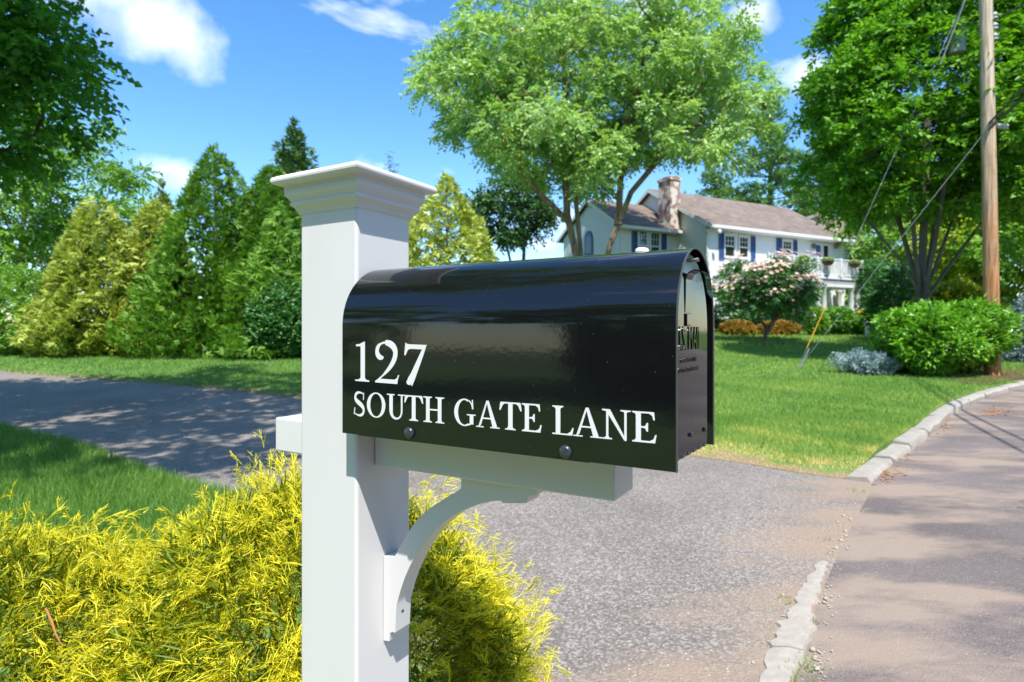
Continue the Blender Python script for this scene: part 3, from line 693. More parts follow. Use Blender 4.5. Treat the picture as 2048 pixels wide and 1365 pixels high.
def grow(stems, targets, rt=0.012, bend=0.25, expo=0.47):
    """stems: polylines (the first point lowest); each target gets a branch from the cheapest earlier node"""
    pos, par = [], []
    for st in stems:
        prev = -1
        if isinstance(st, tuple): st, prev = st
        pts = [Vector(p) for p in st]
        for i_, p in enumerate(pts):
            if i_ == 0 and prev >= 0: continue
            if i_ == 0: pos.append(p); par.append(-1); prev = len(pos) - 1; continue
            n = max(1, int((p - pos[prev]).length / 0.45)); a = pos[prev].copy()
            for k in range(1, n + 1):
                pos.append(a.lerp(p, k / n)); par.append(prev); prev = len(pos) - 1
    nstem = len(pos)
    T = np.array(targets); A0 = np.array([tuple(p) for p in pos])
    order = np.argsort([np.min(np.linalg.norm(A0 - t, axis=1)) for t in T])
    arr = np.zeros((len(pos) + len(T) * 5, 3)); arr[:len(pos)] = A0; cnt = len(pos)
    ends = []
    for j in order:
        t = T[j]; d = arr[:cnt] - t; dist = np.linalg.norm(d, axis=1)
        cost = dist * (1 + 0.9 * np.clip(d[:, 2] / (dist + 1e-6) + 0.25, 0, 1)) + 0.0
        k = int(np.argmin(cost)); s = Vector(arr[k]); e = Vector(t)
        L = (e - s).length; n = 4 if L > 0.8 else 2
        pv = k
        out = Vector((e.x - s.x, e.y - s.y, 0)) * 0.5
        ctrl = s.lerp(e, 0.5) + Vector((random.uniform(-1, 1), random.uniform(-1, 1), random.uniform(-0.2, 1.0))) * L * bend * 0.6
        for q in range(1, n + 1):
            f = q / n; p = s * (1 - f) ** 2 + ctrl * 2 * f * (1 - f) + e * f * f
            arr[cnt] = p; pos.append(p); par.append(pv); pv = cnt; cnt += 1
        ends.append(pv)
    w = np.zeros(cnt)
    ch = [[] for _ in range(cnt)]
    for i_ in range(cnt):
        if par[i_] >= 0: ch[par[i_]].append(i_)
    for e in ends: w[e] += 1
    for i_ in range(cnt - 1, -1, -1):
        if w[i_] == 0: w[i_] = 1
        if par[i_] >= 0: w[par[i_]] += w[i_]
    return pos, par, rt * w ** expo, ch
def branches_mesh(name, tree, mat, parent, sides=6, flare=1.0):
    pos, par, rad, ch = tree
    mb = MB(); started = set()
    roots = [i_ for i_ in range(len(pos)) if par[i_] < 0]
    stack = [(r, None) for r in roots]
    while stack:
        i_, frm = stack.pop()
        pts = [] if frm is None else [pos[frm]]; rr = [] if frm is None else [min(rad[frm], rad[i_] * 1.25)]
        c = i_
        while True:
            pts.append(pos[c]); rr.append(rad[c])
            if not ch[c]: break
            k = sorted(ch[c], key=lambda q: -rad[q])
            for q in k[1:]: stack.append((q, c))
            c = k[0]
        if len(pts) > 1:
            if frm is None: rr[0] *= 1.35 * flare
            mb.tube(pts, rr, sides if rr[0] > 0.03 else 4, cap=False)
    return mb.build(name, mat, parent, smooth=True)

t_info = {}
def broad_tree(name, label, base, stems, center, radii, nclump, ntwig, k, L, W, leafmat, barkmat, seed, group=None, rt=0.012, clump_r=0.55,
               shell=0.35, low=-1.0, twig=0.45, droop=0.25, egg=0.0, amp=0.16, cat='tree', sides=7, flatten=0.75, fine=None, hue=0.45, keep=None):
    t = thing(name, label, cat, base, group=group)
    b = Vector(base)
    n = nclump * 4
    D = rand_dirs(n)
    u = shell + (1 - shell) * rng.random(n) ** 0.55
    R = bumpy(D, seed, amp)
    Pn = D * (u * R)[:, None]
    sq = 1 - egg * np.clip(Pn[:, 2], -0.3, 1)              # narrower towards the top
    Pn[:, 0] *= sq; Pn[:, 1] *= sq
    P_ = Pn * np.array(radii) + np.array(center)
    ok_ = Pn[:, 2] > low
    if keep is not None: ok_ &= keep(1024 + F * P_[:, 0] / P_[:, 1], YH - F * (P_[:, 2] - H) / P_[:, 1])   # lower outline of the crown
    P_ = P_[ok_][:nclump]
    loc = P_ - np.array(base)
    tree = grow([[Vector(p) - b for p in s] for s in stems], loc, rt=rt)
    branches_mesh('trunk', tree, barkmat, t, sides=sides)
    nc = len(loc)
    cid = rng.integers(0, nc, ntwig)
    d = rand_dirs(ntwig); d[:, 2] = d[:, 2] * 0.7 + 0.10
    outw = unit((loc[cid] - (np.array(center) - np.array(base))) / np.array(radii))
    d = unit(d + 0.45 * outw)
    sc = clump_r * (0.55 + 0.9 * rng.random(nc))[cid]
    S = loc[cid] + d * (sc * rng.random(ntwig) ** 0.6)[:, None] * np.array([1, 1, flatten])
    rn = hue + (rng.normal(0, 0.12, nc))[cid] + rng.normal(0, 0.10, ntwig)
    t_info[name] = (S, cid)
    leaf_obj('crown', [twig_leaves(S, unit(d + rng.normal(0, 0.35, d.shape)), twig * rng.uniform(0.5, 1.2, ntwig), k, L, W, rn, droop)], leafmat, t)
    return t

def conifer(name, label, base, height, radius, nspray, mat, seed, group=None, style='fan', L=0.16, W=0.03, k=7, power=0.85, zlow=0.02, hue=0.45, lean=0.6, amp=0.16, openness=0.25, cat='conifer'):
    t = thing(name, label, cat, base, group=group)
    mb = MB(); mb.tube([(0, 0, -0.1), (0.02, 0, height * 0.5), (0, 0.02, height * 0.96)], [0.03 * height * 0.5, 0.018 * height * 0.5, 0.01], 7)
    for _ in range(40):
        z = random.uniform(0.05, 0.9) * height; a = random.uniform(0, 6.28); r = radius * (1 - z / height) ** power * 0.75
        mb.tube([(0, 0, z - r * 0.15), (math.cos(a) * r * 0.5, math.sin(a) * r * 0.5, z), (math.cos(a) * r, math.sin(a) * r, z + r * 0.25)], [0.02, 0.014, 0.006], 4)
    mb.build('trunk', M['bark'], t, smooth=True)
    q = np.random.default_rng(seed)
    # area-weighted heights
    zz = zlow + (1 - zlow) * (1 - np.sqrt(rng.random(nspray * 2))); a = rng.uniform(0, 2 * np.pi, nspray * 2)
    keep = rng.random(nspray * 2) < 0.5 + 0.5 * (zz < 2); zz = zz[keep][:nspray]; a = a[keep][:nspray]; n = len(zz)
    # lumps: branch ends that stick out
    D = np.stack([np.cos(a), np.sin(a), zz * height / radius * 0.8], 1)
    lump = bumpy(D * 1.6, seed, amp)
    depth = 1 - openness * rng.random(n) ** 1.5
    r = radius * np.clip(1 - zz, 0.0, 1) ** power * lump * depth * np.minimum(1, 0.72 + zz * 4.0) + 0.03
    S = np.stack([np.cos(a) * r, np.sin(a) * r, zz * height], 1)
    out = np.stack([np.cos(a), np.sin(a), 0 * a], 1)
    d = unit(out * (1 - 0.3 * lean) + np.array([[0, 0, lean]]) + rng.normal(0, 0.33, (n, 3)))
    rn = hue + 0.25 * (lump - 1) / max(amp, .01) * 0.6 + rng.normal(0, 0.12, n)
    S = S - d * L
    if style == 'fan':                              # flat ferny fans
        side = unit(np.cross(d, out + rng.normal(0, 0.7, (n, 3))))
        f = np.linspace(-1, 1, k)
        A = d[:, None, :] + side[:, None, :] * (f[None, :, None] * 0.95)
        A = unit((A + rng.normal(0, 0.1, A.shape)).reshape(-1, 3))
        C_ = np.repeat(S, k, 0) + np.repeat(d, k, 0) * (np.tile(1 - np.abs(f), n) * L * 0.5 * rng.random(n * k))[:, None]
        Nn = unit(np.repeat(np.cross(side, d), k, 0) + rng.normal(0, 0.3, (n * k, 3)))
        parts = (C_, A, Nn, L * rng.uniform(0.7, 1.3, n * k), W * rng.uniform(0.7, 1.3, n * k), np.repeat(rn, k) + rng.normal(0, 0.12, n * k))
    else:                                           # needled shoots
        parts = twig_leaves(S, d, L * 2.2, k, L * 0.8, W, rn, droop=0.15, spread=0.8)
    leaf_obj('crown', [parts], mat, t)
    return t

def shrub(name, label, base, radii, ntwig, k, L, W, mat, seed, group=None, amp=0.14, cat='shrub', twig=0.16, lift=0.5, flowers=None, hue=0.45, squash=0.0, flat=0, stems=True, single=0):
    t = thing(name, label, cat, base, group=group)
    rx, ry, rz = radii
    mb = MB()
    for _ in range(16 if stems else 0):
        a = random.uniform(0, 6.28); e = random.uniform(0.3, 1.2); x, y = math.cos(a) * math.cos(e) * rx * 0.85, math.sin(a) * math.cos(e) * ry * 0.85
        mb.tube([(x * 0.08, y * 0.08, -0.05), (x * 0.45, y * 0.45, math.sin(e) * rz * 0.9), (x, y, rz * (0.35 + math.sin(e) * 1.25))], [0.022, 0.014, 0.005], 5)
    if stems: mb.build('stem', M['twig'], t, smooth=True)
    D = rand_dirs(ntwig); R = bumpy(D, seed, amp) * (1 - 0.34 * rng.random(ntwig) ** 1.6)
    if squash: D = unit(np.sign(D) * np.abs(D) ** (1 - squash))* (1 + squash * .25)
    S = D * R[:, None] * np.array([rx, ry, rz]); S[:, 2] += rz * 0.98
    k_ = S[:, 2] > 0.02; S, D = S[k_], D[k_]; n = len(S)
    d = unit(D * np.array([1 / rx, 1 / ry, 1 / rz]) * min(radii) + np.array([[0, 0, lift]]) + rng.normal(0, 0.4, (n, 3)))
    rn = hue + rng.normal(0, 0.16, n)
    leaf_obj('foliage', [twig_leaves(S - d * twig * 0.6, d, twig, k, L, W, rn, droop=0.2)], mat, t)
    if single:                                  # the leaves that show largest, one object each
        Dn = rand_dirs(single * 6); Dn = Dn[(Dn[:, 1] < -0.25) & (Dn[:, 2] > -0.55)][:single]
        me = None
        for q in Dn:
            p = q * float(bumpy(q[None, :], seed, amp)[0]) * np.array([rx, ry, rz]) * random.uniform(0.97, 1.06); p[2] += rz * 0.98
            if p[2] < 0.05: continue
            if me is None:
                mb = MB(); mb.add([(0, 0, 0), (.45, .5 * W / L, .06), (1, 0, -.08), (.45, -.5 * W / L, .06), (.75, .33 * W / L, .02), (.75, -.33 * W / L, .02), (.18, .28 * W / L, .03), (.18, -.28 * W / L, .03)],
                                  [(0, 7, 3, 2, 1, 6), (3, 5, 2), (1, 2, 4)])
                o = mb.build('leaf', mat, t); me = o.data
                at = me.attributes.new('rnd', 'FLOAT', 'POINT'); at.data.foreach_set('value', [0.75] * len(me.vertices))
            else: o = link('leaf', me, None, t)
            a = Vector((q[0], q[1], q[2] * 0.5 + random.uniform(0.1, 0.7))) + Vector((random.gauss(0, .35), random.gauss(0, .35), random.gauss(0, .3)))
            o.location = p; o.rotation_euler = a.to_track_quat('X', 'Z').to_euler(); sc = L * random.uniform(0.95, 1.35); o.scale = (sc, sc, sc)
    if flowers:
        fm, nf, fs = flowers
        D = rand_dirs(nf); D[:, 2] = np.abs(D[:, 2]) * 0.9 - 0.15; D = unit(D)
        C_ = D * (bumpy(D, seed, amp) * 1.0)[:, None] * np.array([rx, ry, rz]); C_[:, 2] += rz
        blossoms(t, C_, D, fm, fs)
    return t
def blossoms(t, C_, D, fm, fs):
    kk = 5; n = len(C_)
    up = unit(D + np.array([[0, 0, 0.8]])); s = unit(np.cross(up, rand_dirs(n))); w = np.cross(up, s)
    ang = np.arange(kk) * 2 * np.pi / kk
    A = unit((s[:, None, :] * np.cos(ang)[None, :, None] + w[:, None, :] * np.sin(ang)[None, :, None] + up[:, None, :] * 0.35).reshape(-1, 3))
    leaf_obj('blossom', [(np.repeat(C_, kk, 0), A, np.repeat(up, kk, 0), fs, fs * 0.8, np.repeat(rng.random(n), kk))], fm, t)

# ------------------------------------------------------------------ mailbox, post (local x: towards the road, local y: away, origin: near post corner)
PX, PY = -0.2394, 0.9203
PH = math.radians(30.31)
ax, ay = math.cos(PH), -math.sin(PH); ex, ey = math.sin(PH), math.cos(PH)
S_ = 0.127                                   # side of the post
def unproj(px, py, t):                       # pixel -> (x, z) on the local plane y = t
    r = (px - 1024) / F
    p = (r * (PY + t * ey) - PX - t * ex) / (ax - r * ay)
    Y = PY + p * ay + t * ey
    return p, H - (py - YH) / F * Y
mpost = thing('mailbox_post', 'white vinyl mailbox post with moulded square cap and curved bracket arm', 'post', (PX, PY, 0), -PH)
mb = MB(); mb.box(-S_, 0, 0, S_, -0.1, H + 0.205); mb.build('post', M['vinyl'], mpost, bevel=0.006, seg=4)
def square_loft(prof, side, name, mat, parent, cap=True):
    mb = MB(); vs = []
    for o, z in prof:
        vs += [(-side - o, -o, z), (o, -o, z), (o, side + o, z), (-side - o, side + o, z)]
    fs = [(i * 4 + k, i * 4 + (k + 1) % 4, (i + 1) * 4 + (k + 1) % 4, (i + 1) * 4 + k) for i in range(len(prof) - 1) for k in range(4)]
    fs += [(3, 2, 1, 0), tuple((len(prof) - 1) * 4 + k for k in range(4))]
    mb.add(vs, fs); return mb.build(name, mat, parent, bevel=0, smooth=False)
zr = H + 0.2384
cap = square_loft([(0.0008, zr - .047), (0.002, zr - .0445), (0.0032, zr - .0415), (0.0055, zr - .0375), (0.0085, zr - .0345), (0.0108, zr - .0325), (0.0116, zr - .0312), (0.0116, zr - .0292),
                   (0.0104, zr - .0278), (0.0102, zr - .0262), (0.0118, zr - .0235), (0.0148, zr - .0195), (0.0168, zr - .0165), (0.0176, zr - .0145), (0.0176, zr - .0075)], S_, 'cap', M['vinyl'], mpost)
square_loft([(0.0150, zr - .0073), (0.0178, zr - .0073), (0.0178, zr - .0022), (0.020, zr - .0012), (0.029, zr + .0002), (0.0308, zr + .0012), (0.0324, zr + .0040), (0.0328, zr + .0068), (0.0322, zr + .0095), (0.0306, zr + .0118),
             (0.0280, zr + .0126), (0.0268, zr + .0140), (0.018, zr + .0165), (-0.01, zr + .0235), (-0.05, zr + .032)], S_, 'cap_lid', M['vinyl'], cap)
INS, BW, ZB, BT = 0.0383, 0.0714, H - 0.2145, H - 0.155
mb = MB(); mb.box(0.0005, 0.404, INS, INS + BW, ZB, BT); mb.build('arm', M['vinyl'], mpost, bevel=0.003, seg=3)
mb = MB(); mb.box(-0.238, -S_ - 0.0005, INS, INS + BW, ZB, BT); mb.build('arm_stub', M['vinyl'], mpost, bevel=0.003, seg=3)
bt0, bt1 = 0.0589, 0.0960
outer = [(765, 1281.5), (778.5, 1284), (780, 1268), (784, 1265), (790, 1267), (792.5, 1213), (796, 1200), (801.5, 1180), (809, 1158), (820, 1133), (833, 1108), (850, 1083), (872, 1058), (900, 1036), (930, 1019), (962, 1007.5), (985, 1003), (1002, 1002), (1004.5, 1007), (1051, 1007.5), (1054, 1006), (1055, 993), (1073.5, 991)]
pro = [unproj(a, b, bt0) for a, b in outer]
x_end, z_beam = unproj(1074, 980, bt0)[0], ZB - 0.0004
inner = [(921.5, 976), (919, 980), (913, 984.5), (900, 991), (886, 999.6), (870, 1010), (855, 1021), (838, 1036.5), (824.6, 1051.5), (809, 1076.5), (798, 1096), (789, 1113.5), (767, 1113)]
pin = [unproj(a, b, bt0) for a, b in inner]
poly = pro + [(x_end, z_beam), (pin[0][0], z_beam)] + pin
poly = [(max(0.0004, a), b) for a, b in poly]
mb = MB(); mb.prism(poly[::-1], lambda a, b, d: (a, d, b), bt0, bt1)
mb.build('bracket', M['vinyl'], mpost, bevel=0.0009, seg=1)
# two countersunk screw holes in the foot of the bracket
def disc(name, c, r, h, axis, mat, parent, dome=0.0, n=18):
    """small round head standing on a surface; axis = outward"""
    axv = Vector(axis).normalized(); u = axv.orthogonal().normalized(); w = axv.cross(u); c = Vector(c)
    mb = MB(); prof = [(r, 0), (r, h * 0.45), (r * 0.92, h * 0.7), (r * 0.7, h * 0.9), (r * 0.35, h)] if dome else [(r, 0), (r, h * 0.7), (r * 0.9, h)]
    vs = []
    for a, z in prof:
        for k in range(n):
            q = 2 * math.pi * k / n; vs.append(c + axv * z + u * (a * math.cos(q)) + w * (a * math.sin(q)))
    fs = [(i_ * n + k, i_ * n + (k + 1) % n, (i_ + 1) * n + (k + 1) % n, (i_ + 1) * n + k) for i_ in range(len(prof) - 1) for k in range(n)]
    fs += [tuple((len(prof) - 1) * n + k for k in range(n))]
    mb.add(vs, fs); return mb.build(name, mat, parent, smooth=True)
bx_, bz_ = unproj(792.5, 1240, bt0); tx_, tz_ = unproj(796, 1200, bt0); wx_, wz_ = unproj(809, 1158, bt0)
M['hole'] = simple('screw_steel', (0.10, 0.095, 0.09), rough=0.5, metal=0.6)
disc('screw', (unproj(791.2, 1237, bt0)[0] - 0.0005, (bt0 + bt1) / 2 - 0.002, unproj(791.2, 1237, bt0)[1] + 0.006), 0.0034, 0.0012, (1, 0, 0.05), M['hole'], mpost)
disc('screw', (wx_ - 0.002, (bt0 + bt1) / 2 + 0.003, wz_ - 0.001), 0.003, 0.0014, (0.93, 0, -0.36), M['hole'], mpost)

MO, W_, L_, X0 = 0.0339, 0.183, 0.496, 0.005     # overhang past the post face, width, length, rear
ZM, ZT = H - 0.151, H + 0.0994
mail = thing('mailbox', 'glossy black arched metal mailbox with white house number and street name', 'mailbox', (PX, PY, 0), -PH)
def arch(w_in=0.0, top_in=0.0, n=36, zbot=ZM):
    y0, y1 = -MO + w_in, -MO + W_ - w_in; c = (y0 + y1) / 2; r = (y1 - y0) / 2; zs = ZT - top_in - r
    return [(y0, zbot)] + [(c - r * math.cos(math.pi * k / n), zs + r * math.sin(math.pi * k / n)) for k in range(n + 1)] + [(y1, zbot)]
def arch_shell(name, x0, x1, th, mat, parent):
    A, B = arch(), arch(th, th); n = len(A); mb = MB()
    xs = [x0, x0 + 0.002, (x0 + x1) / 2, x1 - 0.002, x1]
    vs = [(x, a, b) for x in xs for a, b in A] + [(x, a, b) for x in xs for a, b in B]
    o = len(xs) * n; fs = []
    for j in range(len(xs) - 1):
        for k in range(n - 1):
            fs.append((j * n + k, j * n + k + 1, (j + 1) * n + k + 1, (j + 1) * n + k))
            fs.append((o + j * n + k, o + (j + 1) * n + k, o + (j + 1) * n + k + 1, o + j * n + k + 1))
    e = (len(xs) - 1) * n
    for k in range(n - 1):
        fs.append((k, o + k, o + k + 1, k + 1)); fs.append((e + k, e + k + 1, o + e + k + 1, o + e + k))
    for j in range(len(xs) - 1):
        for k in (0, n - 1):
            fs.append((j * n + k, (j + 1) * n + k, o + (j + 1) * n + k, o + j * n + k))
    mb.add(vs, fs); return mb.build(name, mat, parent, smooth=True)
body = arch_shell('body', X0, X0 + L_, 0.0016, M['black'], mail)
# rolled front hem
M['hem'] = simple('worn_black_edge', (0.06, 0.06, 0.06), rough=0.3)
mb = MB(); mb.tube([(X0 + L_, a, b) for a, b in arch(0.0004, 0.0004)], 0.0013, 6); mb.build('hem', M['hem'], body, smooth=True)
mb = MB(); Ar = arch(0.002, 0.002); mb.prism(Ar, lambda a, b, d: (d, a, b), X0 + 0.012, X0 + 0.0136); mb.build('rear_panel', M['black'], body)
mb = MB(); mb.box(X0 + 0.014, X0 + L_ - 0.024, -MO + 0.0022, -MO + W_ - 0.0022, ZM + 0.034, ZM + 0.0356); mb.build('floor_panel', M['black'], body)
mb = MB(); mb.box(X0 + 0.02, 0.395, -MO + 0.012, -MO + W_ - 0.012, BT + 0.0004, ZM + 0.0335); mb.build('mounting_board', M['twig'], mail)
XD = X0 + L_ - 0.0125
mb = MB(); mb.prism(arch(0.0045, 0.006, zbot=ZM + 0.003), lambda a, b, d: (d, a, b), XD - 0.002, XD)
door = mb.build('door', M['black'], mail, bevel=0.0008, seg=1)
YC = -MO + W_ / 2
def strip(name, prof, y0, y1, th, mat, parent, taper=1):
    """sheet-metal strap: prof is a list of (x, z), swept over y0..y1; the far end is rounded"""
    mb = MB(); n = len(prof); vs = []
    for i_, (a, b) in enumerate(prof):
        p = prof[max(i_ - 1, 0)]; q = prof[min(i_ + 1, n - 1)]; dx, dz = q[0] - p[0], q[1] - p[1]; l = math.hypot(dx, dz) + 1e-9
        nx_, nz_ = -dz / l * th, dx / l * th
        f = i_ / (n - 1); sh = 1.0
        if taper and f > 0.82: sh = math.sqrt(max(0.0, 1 - ((f - 0.82) / 0.18) ** 2)) * 0.9 + 0.1
        c = (y0 + y1) / 2; hw = (y1 - y0) / 2 * sh
        vs += [(a, c - hw, b), (a, c + hw, b), (a + nx_, c + hw, b + nz_), (a + nx_, c - hw, b + nz_)]
    fs = [(i_ * 4 + k, i_ * 4 + (k + 1) % 4, i_ * 4 + 4 + (k + 1) % 4, i_ * 4 + 4 + k) for i_ in range(n - 1) for k in range(4)]
    fs += [(0, 1, 2, 3), tuple((n - 1) * 4 + k for k in (3, 2, 1, 0))]
    mb.add(vs, fs); return mb.build(name, mat, parent, smooth=True)
zt = H + 0.0600
pr_ = [(XD + 0.0006, H + 0.022), (XD + 0.0012, H + 0.040), (XD + 0.0014, zt - 0.002)]
pr_ += [(XD + 0.0014 + 0.0105 * (1 - math.cos(a)), zt + 0.0105 * math.sin(a)) for a in [math.pi * k / 14 for k in range(15)]]
pr_ += [(XD + 0.0228, zt - 0.006), (XD + 0.0238, zt - 0.012), (XD + 0.0250, zt - 0.017), (XD + 0.0265, zt - 0.021)]
strip('pull_handle', pr_, YC - 0.016, YC + 0.010, 0.0014, M['black'], door)
pr_ = [(XD + 0.0006, H + 0.080), (XD + 0.003, H + 0.0845), (XD + 0.006, H + 0.0855), (XD + 0.010, H + 0.0845), (XD + 0.0125, H + 0.0850), (XD + 0.0145, H + 0.0875)]
strip('latch_clip', pr_, YC - 0.012, YC + 0.012, 0.0012, M['steel'], body)
# raised rib below the handle, hinge tabs, rivets, stamped words
mb = MB(); mb.box(XD + 0.0003, XD + 0.0022, YC - 0.014, YC + 0.004, H + 0.006, H + 0.021); mb.build('handle_foot', M['black'], door, bevel=0.0008)
for k in range(7):
    y = -MO + 0.014 + k * 0.0245
    mb = MB(); mb.box(XD + 0.0001, XD + 0.0007, y, y + 0.011, ZM + 0.0034, ZM + 0.0070); mb.build('hinge_tab', M['bolt'], door)
for y, z in ((0.062, ZM + 0.024), (0.128, ZM + 0.022)):
    mb = MB(); mb.box(XD + 0.0003, XD + 0.003, y, y + 0.0035, z, z + 0.006); mb.build('hinge_pin', M['bolt'], door, bevel=0.0008)
def words(name, text, size, loc_fn, mat, parent, depth):
    cu = bpy.data.curves.new(name, 'FONT'); cu.body = text; cu.size = size; cu.extrude = depth; cu.align_x = 'CENTER'; cu.resolution_u = 2
    ob = bpy.data.objects.new(name, cu); COL.objects.link(ob)
    dg = bpy.context.evaluated_depsgraph_get(); me = bpy.data.meshes.new_from_object(ob.evaluated_get(dg))
    bpy.data.objects.remove(ob); bpy.data.curves.remove(cu)
    for v in me.vertices: v.co = Vector(loc_fn(v.co.x, v.co.y, v.co.z))
    me.name = name
    return link(name, me, mat, parent)
words('raised_lettering', 'U.S. MAIL', 0.026, lambda a, b, c: (XD + 0.0006 + c, YC + a, H - 0.022 + b * 1.55), M['black'], door, 0.0006)
words('raised_lettering', 'APPROVED BY THE', 0.0082, lambda a, b, c: (XD + 0.0004 + c, YC + a, H - 0.0365 + b), M['black'], door, 0.0005)
words('raised_lettering', 'POSTMASTER GENERAL', 0.0082, lambda a, b, c: (XD + 0.0004 + c, YC + a, H - 0.048 + b), M['black'], door, 0.0005)
for px, py, r in ((817, 866.5, 0.0079), (1130, 904.5, 0.0080)):
    x, z = unproj(px, py, -MO - 0.003); disc('bolt', (x, -MO - 0.0003, z), r, 0.0058, (0, -1, 0), M['bolt'], mail, dome=1)
# white cap of the flag pivot showing over the far shoulder
x, z = unproj(1284, 504, YC)
disc('flag_pivot', (x, YC, ZT - 0.0006), 0.0088, 0.0062, (0, 0.1, 1), M['letter'], mail, dome=1)

# door shaped for its reflection: far edge turned out, narrowed for a dark gap
_pv = Vector((XD, -MO + 0.0045, 0)); _mt = Matrix.Translation(_pv) @ Matrix.Rotation(math.radians(-3.4), 4, 'Z') @ Matrix.Diagonal((1, 0.90, 1, 1)) @ Matrix.Translation(-_pv)
door.matrix_basis = _mt

# ---- white serif lettering: strokes and bowls drawn in a unit box, laid on the side plate
class Glyph:
    def __init__(s): s.q = []                # list of quads / tris in the unit box
    def poly(s, *p): s.q.append([tuple(map(float, a)) for a in p]); return s
    def rect(s, x0, y0, x1, y1): return s.poly((x0, y0), (x1, y0), (x1, y1), (x0, y1))
    def stroke(s, pts, wd):                  # ribbon of changing width
        n = len(pts); L, R = [], []
        for i_, (x, y) in enumerate(pts):
            p = pts[max(i_ - 1, 0)]; q = pts[min(i_ + 1, n - 1)]; dx, dy = q[0] - p[0], (q[1] - p[1]); l = math.hypot(dx, dy) + 1e-9
            w = wd(i_ / (n - 1)) / 2 if callable(wd) else wd / 2
            L.append((x - dy / l * w, y + dx / l * w)); R.append((x + dy / l * w, y - dx / l * w))
        for i_ in range(n - 1): s.poly(R[i_], R[i_ + 1], L[i_ + 1], L[i_])
        return s
    def ring(s, cx, cy, rx, ry, tx, ty, a0=0, a1=360, n=48):   # ellipse ring, tx thick at the sides, ty at top and bottom
        A = [math.radians(a0 + (a1 - a0) * k / n) for k in range(n + 1)]
        for a, b in zip(A[:-1], A[1:]):
            o = lambda t: (cx + rx * math.cos(t), cy + ry * math.sin(t)); i_ = lambda t: (cx + (rx - tx) * math.cos(t), cy + (ry - ty) * math.sin(t))
            s.poly(i_(a), o(a), o(b), i_(b))
        return s
    def stem(s, x0, x1, y0=0.0, y1=1.0, sl=0.0, sr=0.0, top=True, bot=True, th=0.045, br=0.10):  # stem with bracketed serifs
        s.rect(x0, y0, x1, y1)
        for on, y, sg in ((bot, y0, 1), (top, y1, -1)):
            if not on: continue
            a, b = x0 - sl, x1 + sr
            s.poly(*([(a, y), (b, y), (b, y + sg * th), (a, y + sg * th)] if sg > 0 else [(a, y - th), (b, y - th), (b, y), (a, y)]))
            for xx, e in ((x0, -1), (x1, 1)):
                k = sl if e < 0 else sr
                if k <= 0: continue
                k *= 0.85; c = []
                for j in range(6):
                    t = j / 5 * math.pi / 2
                    c.append((xx + e * k * (1 - math.sin(t)), y + sg * (th + br * (1 - math.cos(t)))))
                s.poly((xx, y + sg * th * 0.9), *(c if (e * sg < 0) else c))
        return s
def bez(p0, p1, p2, p3, n=16):
    return [tuple((1 - t) ** 3 * p0[i] + 3 * (1 - t) ** 2 * t * p1[i] + 3 * (1 - t) * t * t * p2[i] + t ** 3 * p3[i] for i in (0, 1)) for t in [k / n for k in range(n + 1)]]
GL = {}
GL['1'] = Glyph().stem(0.40, 0.70, 0, 0.90, 0.38, 0.30, top=False, th=0.035, br=0.07).poly((0.08, 0.87), (0.40, 0.87), (0.70, 0.90), (0.70, 1.0), (0.62, 0.985), (0.30, 0.925), (0.08, 0.915))
g = Glyph(); g.stroke(bez((0.34, 0.635), (0.26, 0.58), (0.075, 0.64), (0.075, 0.76)) + bez((0.075, 0.76), (0.075, 0.92), (0.28, 0.985), (0.42, 0.985))[1:] , lambda t: 0.05 + 0.115 * math.sin(math.pi * min(1, t * 1.25)) if t < .8 else 0.05)
g.stroke(bez((0.42, 0.985), (0.62, 0.985), (0.84, 0.90), (0.84, 0.74)) + bez((0.84, 0.74), (0.84, 0.50), (0.42, 0.22), (0.06, 0.04))[1:], lambda t: 0.045 + 0.145 * math.sin(math.pi * min(1, 0.12 + t * 1.0)) ** 0.8)
g.poly((0.0, 0.0), (0.92, 0.0), (0.94, 0.10), (0.24, 0.10), (0.0, 0.045)).poly((0.80, 0.10), (0.94, 0.10), (1.0, 0.215), (0.945, 0.215), (0.91, 0.145)); GL['2'] = g
g = Glyph(); g.poly((0.04, 0.70), (0.10, 0.70), (0.20, 0.83), (0.20, 0.965), (0.09, 1.0)).poly((0.20, 0.83), (0.30, 0.855), (0.90, 0.855), (1.0, 0.96), (0.12, 0.965))
g.stroke([(0.93, 0.93), (0.82, 0.78), (0.62, 0.50), (0.42, 0.22), (0.28, 0.055)], lambda t: 0.075 + 0.185 * t ** 0.9); g.ring(0.265, 0.065, 0.125, 0.066, 0.125, 0.066); GL['7'] = g
g = Glyph(); sp = bez((0.86, 0.90), (0.62, 1.02), (0.12, 1.00), (0.12, 0.76)) + bez((0.12, 0.76), (0.12, 0.55), (0.88, 0.50), (0.88, 0.25))[1:] + bez((0.88, 0.25), (0.88, -0.01), (0.40, -0.03), (0.10, 0.10))[1:]
g.stroke(sp, lambda t: 0.045 + 0.16 * max(0, math.sin(math.pi * t)) ** 1.5); g.poly((0.82, 0.68), (0.90, 0.68), (0.92, 0.97), (0.85, 0.97)).poly((0.0, 0.05), (0.07, 0.05), (0.14, 0.33), (0.05, 0.33)); GL['S'] = g
GL['O'] = Glyph().ring(0.5, 0.5, 0.5, 0.515, 0.185, 0.05)
g = Glyph(); g.rect(0.14, 0.34, 0.33, 1.0).rect(0.0, 0.955, 0.43, 1.0).rect(0.61, 0.955, 1.0, 1.0).rect(0.77, 0.34, 0.86, 1.0).stroke([(0.235, 0.345)] + bez((0.235, 0.34), (0.235, -0.08), (0.815, -0.08), (0.815, 0.34))[1:], lambda t: 0.19 - 0.10 * t - 0.06 * math.sin(math.pi * t)); GL['U'] = g
